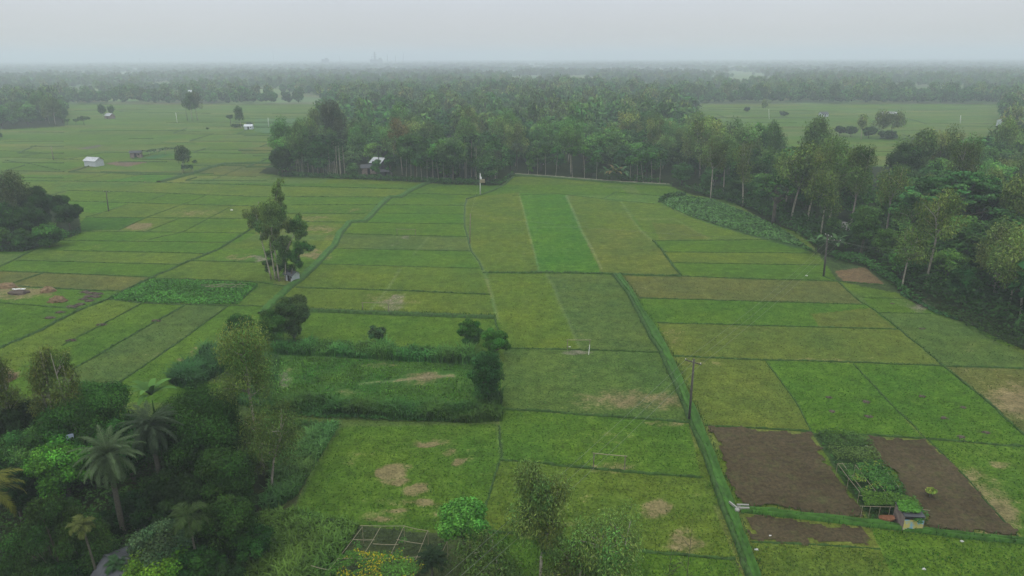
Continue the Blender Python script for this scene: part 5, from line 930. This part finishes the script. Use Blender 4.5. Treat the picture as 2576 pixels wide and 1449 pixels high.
trellis('long low vine trellis running right from the small dark hut', 2.0, [(356,383),(375,381),(395,379),(415,377),(438,375)], [((354,383),(440,374)),((352,381),(440,372))], [([(354,386),(356,379),(400,374),(442,370),(442,375),(400,380)], 7, (.03,.065,.025), .42, None, 0, .6, .5)], (395, 392), .06)
trellis('little vine shelter under the leafy eucalyptus', 1.9, [(457,424),(484,424),(457,420),(484,420)], [((456,424),(485,424))], [([(455,425),(457,418),(485,418),(485,425)], 22, (.026,.065,.02), .1, None, 0, .7, .45)], (470, 433), .06)
m = MB(); 
for a_, b_ in (((515,721),(612,722)),((530,724),(590,712)),((580,724),(608,711)),((515,721),(570,712)),((505,717),(620,716))): A = G(*a_, .75); B = G(*b_, .8); m.tube([A, B], .035, 5)
tag(obj('bamboo_raft', m.me('bamboo_raft', M['bamboo'])), 'broken bamboo frame lying on the broad-leaved crop', 'frame')
# ------------------------------------------------------------------ heaps
def heap(u, v, rx, ry, h, mat, name, label, cat, group, seed, spike=.12):
    rng = np.random.default_rng(seed); nu, nv = 28, 9; V = []
    for j in range(nv):
        f = j/(nv-1); r_ = 1-f**1.6; z = h*math.sin(f*math.pi/2)**.9
        for i in range(nu): a = i/nu*2*math.pi; k = 1+rng.normal(0, spike)+.12*math.sin(3*a+seed); V.append((math.cos(a)*rx*r_*k, math.sin(a)*ry*r_*k, max(-.03, z*(1+rng.normal(0, spike*.8))-(.03 if j == 0 else 0))))
    me = mesh(name, V, [[j*nu+i, j*nu+(i+1) % nu, (j+1)*nu+(i+1) % nu, (j+1)*nu+i] for j in range(nv-1) for i in range(nu)], M[mat]); return tag(obj(name, me, None, G(u, v)), label, cat, group)
HG = 'haystacks in the left fields'
heap(121, 733, 1.25, 1.1, .9, 'hay', 'haystack', 'haystack in the middle of three behind the dark dung piles', 'haystack', HG, 1); heap(145, 758, 1.35, 1.1, .85, 'hay', 'haystack', 'shaggy haystack nearest the bright green left plot', 'haystack', HG, 2, .2); heap(14, 722, 2.0, 1.3, .7, 'hay', 'haystack', 'broad low haystack at the left edge', 'haystack', HG, 3)
heap(16, 955, 1.2, 1.1, .9, 'hay', 'haystack', 'orange haystack between the eucalyptus at the left edge', 'haystack', HG, 4); heap(46, 738, 1.8, 1.1, .6, 'mud', 'haystack', 'low dark heap with white sheets on top', 'haystack', HG, 5)
m = MB(); m.box((0, 0, 0), (.9, .5, .08), .3); m.box((1.0, .1, .0), (.8, .5, .08), -.2); m.box((-.8, .2, -.03), (.4, .4, .08), .5); o_ = G(45, 736); tag(obj('plastic_sheet', m.me('plastic_sheet', M['white'], True), None, (o_[0], o_[1], .66)), 'white plastic sheets on the low dark heap', 'sheet')
for i, (u, v) in enumerate(((214, 735), (223, 746), (229, 738), (246, 740), (242, 747), (211, 753), (225, 757), (203, 766), (181, 772), (125, 800), (151, 786))): heap(u, v, random.uniform(.55, 1.0), random.uniform(.4, .7), .22, 'mud', 'dung_pile', 'small dark pile near the haystacks', 'pile', 'dark piles near the haystacks', 10+i, .25)
for i, (u, v) in enumerate(((2085, 1000), (2093, 1035), (2180, 1011), (2186, 1048), (2320, 997), (2375, 1052), (2423, 1025), (2480, 1088), (2418, 1099), (2320, 827), (2245, 764))): heap(u, v, random.uniform(.3, .45), random.uniform(.25, .4), .07, 'mud', 'soil_mound', 'small flat soil mound in the bright green right plots', 'mound', 'soil mounds in the right plots', 30+i, .35)
for i, (u, v, l) in enumerate(((255, 818, 'left'), (392, 808, 'right'), (180, 857, 'nearest'))): heap(u, v, .7, .3, .25, 'mud', 'clod_heap', l+' dark clod on the long slanting banks of the left fields', 'pile', 'clods on the left banks', 50+i, .3)
for i, (u, v, s, l) in enumerate(((2410, 1334, .22, 'in the ploughed plot'), (2420, 1362, .2, 'below the channel at right'), (1937, 1349, .2, 'in the half green ploughed strip'), (2324, 1432, .2, 'in the green plot at the bottom right'), (1903, 1383, .22, 'beside the raised track'), (583, 529, .5, 'in the left fields'), (2029, 694, .3, 'left of the double-armed pole'), (1433, 873, .2, 'behind the braced goal'), (2182-2, 1122, .15, 'at the head of the ploughed plot'))):
    heap(u, v, s*.7, s*.5, s*.5, 'white', 'plastic_bag', 'white scrap of plastic lying '+l, 'litter', 'white litter', 70+i, .25)
jx = G(1849, 1284); th = thing('channel_junction', 'small pale concrete channel junction beside the raised track', 'channel junction', (jx[0], jx[1], .42), 0)
for (x_, y_, L_, rz) in ((-.15, .25, 1.0, R(115)), (.75, .22, 1.1, R(-3)), (.65, -.22, 1.1, R(-3))): m = MB(); m.box((x_, y_, 0), (L_, .12, .2), rz); obj('wall', m.me('wall', M['cement'], True), th)
m = MB(); m.tube([[0, -.5, -.1], [0, -.5, .12]], [.22, .22], 6); obj('basin', m.me('basin', M['cement']), th)
# ------------------------------------------------------------------ far industrial works on the horizon
DF = 3700.
def far_tower(u, vt, wm, label, name='chimney', lean=0, D=DF, arms=0):
    d = ray(u, vt); t = D/d[1]; x = d[0]*t; h = HC+d[2]*t; m = MB(); m.tube([[0, 0, 0], [lean*.5, 0, h*.5], [lean, 0, h]], [wm*.6, wm*.5, wm*.45], 6)
    if arms:
        for k in range(arms): m.box((0, 0, h*(.55+.12*k)), (wm*2.2, wm*1.5, 2))
    tag(obj(name, m.me(name, M['far']), None, (x, D, 0)), label, name.replace('_', ' '), 'works on the horizon')
far_tower(942, 130, 9, 'tallest tower of the works on the horizon', 'tower', arms=3); far_tower(935, 141, 3, 'thin chimney left of the tallest horizon tower'); far_tower(974, 137, 3.2, 'chimney between the tallest horizon tower and the crane'); far_tower(994, 139, 2.8, 'short chimney nearest the horizon crane'); far_tower(1011, 133, 2.2, 'slanting crane at the right end of the horizon works', 'crane', 9); far_tower(685, 118, 1.2, 'very tall thin mast on the horizon left of the works', 'mast'); far_tower(857, 140, 1.8, 'slanting crane left of the horizon works', 'crane', -9); far_tower(351, 146, 2.2, 'small mast on the left horizon', 'mast')
m = MB(); m.box((0, 0, 17), (34, 20, 34)); m.box((6, 0, 37), (14, 12, 6)); tag(obj('building', m.me('building', M['far'], True), None, (ray(818, 149)[0]*DF/ray(818, 149)[1], DF, 0)), 'blocky building on the horizon left of the works', 'building')
m = MB(); m.box((0, 0, 16), (60, 30, 32)); m.box((20, 0, 35), (14, 12, 9)); tag(obj('building', m.me('building', M['far'], True), None, (ray(946, 149)[0]*DF/ray(946, 149)[1], DF+5, 0)), 'low hall at the foot of the tallest horizon tower', 'building')

# short tufts standing on the nearest plots
def field_tufts(n=170000):
    rng = np.random.default_rng(90); us, vs, tint, wear = GRID
    u = rng.uniform(-40, 2620, n); v = rng.uniform(690, 1500, n); i = np.clip(np.searchsorted(vs, v), 0, len(vs)-1); j = np.clip(np.searchsorted(us, u), 0, len(us)-1)
    tn = tint[i, j]; wr = wear[i, j]; ok = (tn[:, 1] > .07) & (rng.random(n) > wr[:, 0]*1.1+wr[:, 1])
    for poly in ([(1773,1071),(2042,1087),(2105,1190),(2190,1312),(1858,1282)], [(2164,1094),(2332,1104),(2570,1356),(2305,1335)], [(1866,1292),(2184,1326),(2216,1382),(1886,1362)], [(272,752),(382,702),(650,712),(600,768)]):
        p = np.array(poly, float)
        ins = np.zeros(n, bool)
        for (x0, y0), (x1, y1) in zip(p, np.roll(p, -1, 0)):
            if y0 != y1: ins ^= ((y0 > v) != (y1 > v)) & (u < (x1-x0)*(v-y0)/(y1-y0)+x0)
        ok &= ~ins
    u = u[ok]; v = v[ok]; tn = tn[ok]; D = (RN @ np.stack([(u-FW/2)/FPX, -(v-FH/2)/FPX, -np.ones_like(u)])).T; P = D*(-HC/D[:, 2])[:, None]; P[:, 2] = .03; n = len(u)
    c1 = wave(P[:, 0]+400, P[:, 1]+400, 91, 1.1); keep = c1+rng.random(n)*.7 > .62; P = P[keep]; tn = tn[keep]; n = len(P)
    a = rng.uniform(0, 6.28, n); d = np.stack([np.cos(a), np.sin(a), 0*a], 1); s_ = np.stack([-d[:, 1], d[:, 0], 0*a], 1)*rng.uniform(.03, .075, (n, 1)); h = rng.uniform(.04, .12, n)
    t_ = P+d*(h*.7)[:, None]+np.c_[np.zeros((n, 2)), h]; V = np.stack([P-s_, P+s_, t_+s_*.35, t_-s_*.35], 1).reshape(-1, 3)
    c = tn*rng.uniform(.7, 1.8, (n, 1))*np.stack([1+rng.normal(0, .16, n), np.ones(n), np.ones(n)], 1)
    o = obj('field_grass', mesh('field_grass', V, np.arange(n*4).reshape(-1, 4), M['leaf'], np.clip(c, 0, 1))); o['kind'] = 'stuff'; o['label'] = 'short grass tufts on the nearer plots'
field_tufts()
# ------------------------------------------------------------------ woods
def inpoly(x, y, p):
    r = False
    for (x0, y0), (x1, y1) in zip(p, p[1:]+p[:1]):
        if (y0 > y) != (y1 > y) and x < (x1-x0)*(y-y0)/(y1-y0)+x0: r = not r
    return r
W_MID = [(700,438),(820,446),(1000,453),(1130,461),(1262,464),(1292,438),(1420,440),(1560,452),(1680,458),(1745,480),(1800,470),(1790,400),(1745,330),(1735,262),(1728,240),(1600,236),(1300,232),(835,262),(815,320),(800,350),(745,400)]
W_RIGHT = [(1745,482),(1850,505),(1960,560),(2040,600),(2180,610),(2265,715),(2320,755),(2460,800),(2600,860),(2900,960),(2900,480),(2580,420),(2440,430),(2340,450),(2250,515),(2150,525),(2090,450),(1960,425),(1800,440)]
W_LEFT = [(-300,322),(0,323),(158,316),(164,300),(160,268),(-300,262)]
protos = {}
def proto(key, arrs, bark, bn=('trunk', 'crown')):
    mb, (V, Q, c) = arrs; protos[key] = (mb.me(bn[0], bark), mesh(bn[1], V, Q, M['leaf'], c))
cols = [(.038, .100, .020), (.052,.136,.022), (.044, .110, .024), (.054, .116, .034), (.030, .080, .018), (.072, .170, .028)]
for i in range(6): proto(('broad', i), tree_arrays('broad', 12, 9, .50, 100+i, base=.04, col=GREEN.get(cols[i], cols[i]) if isinstance(cols[i], str) else cols[i]), M['bark'])
ec = [(.084, .150, .036), (.100, .168, .038), (.074, .146, .034), (.118, .168, .042), (.070, .160, .034)]
for i in range(5): proto(('euc', i), tree_arrays('euc', 18, 9.5, .56, 200+i, dens=1.35, col=ec[i], base=.16), M['pale'])
for i in range(3): proto(('areca', i), palm_arrays('arecafar', 9, 300+i, 1., (.026, .056, .020)), M['pale'], ('trunk', 'fronds'))
for i in range(2): proto(('coco', i), palm_arrays('palmfar', 9, 310+i, 1., (.045, .07, .03)), M['palmbark'], ('trunk', 'fronds'))
NM = dict(broad='broadleaf_tree', euc='eucalyptus_tree', areca='areca_palm', coco='coconut_palm')
WORD = dict(broad='broadleaf tree', euc='eucalyptus', areca='areca palm', coco='coconut palm')
def copy_tree(kind, i, p, sx, sz, rz, label, group):
    t = thing(NM[kind], label, 'tree' if kind in ('broad', 'euc') else 'palm', p, rz, group); t.scale = (sx, sx, sz)
    a, b = protos[(kind, i)]
    obj(a.name.split('.')[0], a, t); obj(b.name.split('.')[0], b, t); return t
PLACED = []
def free(x, y, r):
    for (a, b, q) in OCC:
        if (x-a)**2+(y-b)**2 < (max(r, q))**2: return False
    return True
# low-detail trees for the rest of the woods, all in one object
low = {}
for i in range(8): low[('b', i)] = tree_arrays('broad', 11, 9, 1.35, 400+i, dens=.75, col=(.040, .104, .024) if i % 2 else (.056, .136, .028), base=.04)[1]
for i in range(6): low[('e', i)] = tree_arrays('euc', 16, 9.5, 2.0, 420+i, dens=1.15, col=ec[i % 5], base=.2)[1]
for i in range(5): low[('f', i)] = tree_arrays('broad', 12, 12, 3.6, 440+i, dens=.6, col=(.050, .110, .034), base=.0)[1]
for i in range(4): low[('g', i)] = tree_arrays('euc', 15, 12, 4.2, 450+i, dens=1.0, col=(.078, .125, .040), base=.0)[1]
print('low', {k: len(a[1]) for k, a in low.items()}); acc = []
def stuff_tree(key, x, y, s, sz, rng):
    V, Q, c = low[key]; a = rng.uniform(0, 6.28); ca, sa = math.cos(a)*s, math.sin(a)*s
    W = np.empty_like(V, dtype=np.float32); W[:, 0] = V[:, 0]*ca-V[:, 1]*sa+x; W[:, 1] = V[:, 0]*sa+V[:, 1]*ca+y; W[:, 2] = V[:, 2]*sz
    acc.append((W, Q, (c*rng.uniform(.72, 1.3)*np.array([rng.uniform(.85, 1.2), 1, rng.uniform(.9, 1.1)])).astype(np.float32)))
def scatter(poly, names, spacing, n_try, euc, seed, edge, zone):
    """fill a wood; the trees that show largest become things, the rest go to the far mass"""
    rng = random.Random(seed); us = [p[0] for p in poly]; vs = [p[1] for p in poly]; pts = []
    gp = [tuple(G(a, b)[:2]) for a, b in poly]; x0, x1 = min(p[0] for p in gp), max(p[0] for p in gp); y0, y1 = min(p[1] for p in gp), max(p[1] for p in gp)
    grid = {}
    for _ in range(n_try):
        x = rng.uniform(x0, x1); y = rng.uniform(y0, y1)
        if not inpoly(x, y, gp): continue
        s = spacing*rng.uniform(.8, 1.2)
        if not free(x, y, s*.62): continue
        gx, gy = int(x/8), int(y/8); ok = True
        for a in (-1, 0, 1):
            for b in (-1, 0, 1):
                for (px_, py_) in grid.get((gx+a, gy+b), ()):
                    if (x-px_)**2+(y-py_)**2 < s*s: ok = False; break
        if ok: grid.setdefault((gx, gy), []).append((x, y)); pts.append((x, y))
    return pts
for i_, (u_, v_, h_, w_, l_) in enumerate(((1085, 305, 13, 95, 'wide layered dark tree high in the left part of the middle wood'), (1290, 300, 13, 90, 'wide layered tree in the upper middle of the middle wood'), (1470, 350, 12, 90, 'wide layered tree above the banana plants of the middle wood'), (1620, 330, 12, 80, 'wide layered tree near the right end of the middle wood'), (2480, 470, 14, 170, 'second wide flat-crowned tree behind the rain tree'), (1960, 440, 12, 90, 'wide layered dark tree at the left of the right wood'))):
    single('rain', u_, v_, h_, w_, l_, .62, (.034, .090, .018), group='wide-crowned trees of the woods', seed=600+i_)
OCC += [(*G(u_, v_)[:2], 4.0) for u_, v_ in ((925, 446), (945, 442), (962, 448), (980, 445))]
ZONES = [('middle wood', W_MID, 7.2, 14000, .27, 1), ('right wood', W_RIGHT, 6.6, 9000, .22, 2), ('left far wood', W_LEFT, 8, 5000, .25, 3)]
LIMIT = {'middle wood': 150, 'right wood': 120, 'left far wood': 24}
for nm, poly, sp_, nt_, fe, sd in ZONES:
    rng = random.Random(50+sd); pts = scatter(poly, nm, sp_, nt_, fe, sd, None, nm)
    pts.sort(key=lambda p: depth((p[0], p[1], 0)))
    vis = [p for p in pts if -60 < proj((p[0], p[1], 10))[0] < FW+60]; lim = vis[:LIMIT[nm]]; ls = set(lim)
    nr = np.random.default_rng(sd+9)
    for i, (x, y) in enumerate(pts):
        u, v = proj((x, y, 0)); kind = 'euc' if rng.random() < fe else 'broad'
        front = (x, y) in ls
        if front:
            if kind == 'euc': h = rng.uniform(11, 20.5); k = rng.randrange(5); copy_tree('euc', k, (x, y, 0), h/18*rng.uniform(.8, 1.3), h/18, rng.uniform(0, 6.28), 'olive eucalyptus with a pale stem among the other trees of the '+nm, 'eucalyptus trees inside the '+nm)
            else:
                rim = not inpoly(*proj((x*.93, y*.93, 0)), poly); h = rng.uniform(4.5, 8) if rim and (nm == 'right wood' or rng.random() < .4) else rng.uniform(6.5, 15); k = rng.choice([0, 1, 2, 3, 4, 5]); copy_tree('broad', k, (x, y, 0), h/12*rng.uniform(.9, 1.5), h/12, rng.uniform(0, 6.28), 'green broadleaf tree in the closed canopy of the '+nm, 'broadleaf trees inside the '+nm)
        else:
            if kind == 'euc': s = rng.uniform(.7, 1.2); stuff_tree(('e', rng.randrange(6)), x, y, s, s, nr)
            else: s = rng.uniform(.6, 1.4); stuff_tree(('b', rng.randrange(8)), x, y, s*1.2, s, nr)
# thin-stemmed palms and stems along the front of the middle wood
rng = random.Random(5)
for k in range(34):
    u = rng.choice([rng.uniform(775, 870), rng.uniform(775, 870), rng.uniform(1150, 1250)]); p = G(u, 0.022*(u-700)+440-rng.uniform(0, 8)); s = rng.uniform(.9, 1.25)
    copy_tree('areca', k % 3, p, s, s*1.2, rng.uniform(0, 6), 'thin pale-stemmed areca palm in the front row of the middle wood', 'areca palms of the middle wood')
for k, (u, v) in enumerate(((1180, 440), (1225, 452), (1250, 456), (1085, 445), (1135, 420), (955, 440), (1300, 430), (1010, 400))): copy_tree('coco', k % 2, G(u, v), .9, 1.0, k, 'coconut palm among the trees of the middle wood', 'coconut palms of the middle wood')
# bare thin stems seen at the foot of the middle wood
mbs = MB()
def thin_stem(u, v, h, lab):
    r_ = np.random.default_rng(int(u*3)); m_ = MB(); limb(m_, r_, (0, 0, 0), (r_.normal(0, .5), r_.normal(0, .5), h), .08, .04, 0, 6, 5)
    V, Q, c = clump_leaves(r_, np.array([[0, 0, h], [.6, 0, h-1.2], [-.7, .3, h-.8]]), np.array([1.6, 1.3, 1.2]), 260, .7, GREEN['mid'])
    t = thing('young_tree', lab, 'tree', G(u, v), 0, 'young thin-stemmed trees at the front of the middle wood'); obj('trunk', m_.me('trunk', M['pale']), t); obj('crown', mesh('crown', V, Q, M['leaf'], c), t)
for u in (748, 756, 764, 1022, 1034, 1048, 1062, 1075, 1090, 1104, 1118, 1330, 1352, 1372, 1398, 1440, 1470, 1500, 1585, 1602, 1618, 1640, 1660):
    v = np.interp(u, [700, 1000, 1260, 1300, 1680], [441, 455, 465, 438, 464])-1; thin_stem(u, v, random.uniform(7, 10), 'young tree with a bare thin pale stem at the front of the middle wood')
# far forest mass, thinning to the horizon
GAPS = [[(1730,262),(2060,258),(2240,290),(2520,300),(2530,345),(2600,400),(2400,440),(2160,410),(1790,400),(1740,330)], [(1270,196),(1360,190),(1375,214),(1290,220)], [(1415,192),(1480,190),(1505,212),(1440,216)], [(1780,196),(1910,196),(1980,216),(1840,222)], [(2300,232),(2390,230),(2400,246),(2300,250)], [(640,236),(830,240),(835,262),(650,258)], [(1150,184),(1300,180),(1300,187),(1150,190)], [(430,243),(480,243),(480,252),(430,252)],
  [(2540,238),(2700,238),(2700,252),(2540,252)], [(300,176),(420,176),(420,179),(300,179)], [(1500,176),(1760,178),(1760,182),(1500,181)]]
nr = np.random.default_rng(77); rows = 0
LEFTF = [(165,330),(160,270),(250,268),(375,262),(640,265),(822,270),(815,330),(790,400),(160,460)]
y = 300.0
while y < 7500:
    v = proj((0, y, 0))[1]; stp = 9 if y < 900 else (14 if y < 1800 else (26 if y < 4000 else 55)); hw = y*.86+60; x = -hw
    while x < hw:
        xx = x+nr.uniform(-.4, .4)*stp; yy = y+nr.uniform(-.5, .5)*stp; u, v = proj((xx, yy, 0)); x += stp*nr.uniform(.75, 1.35)
        if not (-120 < u < FW+120) or any(inpoly(u, v, g) for g in GAPS) or inpoly(u, v, LEFTF) or any(inpoly(u, v, z) for z in (W_MID, W_RIGHT, W_LEFT)): continue
        if v > 262 and not (u > 1700): continue
        if v > 262 and u > 1700 and (v > 400 or u < 2520): continue
        if v > 265 and u < 165: continue
        # loose pattern of villages and open land
        d = wave(np.array([xx+9000]), np.array([yy*.45]), 55, 130)[0]+.5*wave(np.array([xx+9000]), np.array([yy]), 56, 37)[0]
        if yy > 700 and d < .56: continue
        if nr.random() < .24: key = ('e', nr.integers(6)) if yy < 1300 else ('g', nr.integers(4)); s = nr.uniform(.7, 1.05)
        else: key = ('b', nr.integers(8)) if yy < 1100 else ('f', nr.integers(5)); s = nr.uniform(.65, 1.2)
        if yy > 2500: s *= 1.1
        stuff_tree(key, xx, yy, s*(1 if yy < 1800 else (1.6 if yy < 4000 else 2.8)), s, nr)
        rows += 1
    y += stp*(.8 if y < 1800 else 1.4)
V, Q, c = join(acc); print('far trees', rows, 'faces', len(Q))
fo = obj('forest', mesh('forest', V, Q, M['leaf'], c)); fo['kind'] = 'stuff'; fo['label'] = 'wooded plain fading into the haze'; del acc
# ------------------------------------------------------------------ haze
def haze():
    m, t, o = newmat('haze'); v = N(t, 'ShaderNodeVolumePrincipled')
    v.inputs['Color'].default_value = (.81, .88, .965, 1); v.inputs['Density'].default_value = HAZE; v.inputs['Anisotropy'].default_value = .1
    v.inputs['Density Attribute'].default_value = ''; t.links.new(v.outputs[0], o.inputs['Volume'])
    b = MB(); b.box((0, 8000, 43), (26000, 18400, 92)); ob = obj('haze', b.me('haze', m)); ob['kind'] = 'stuff'; ob['label'] = 'grey blue haze over the plain'
HAZE = .0005
haze()
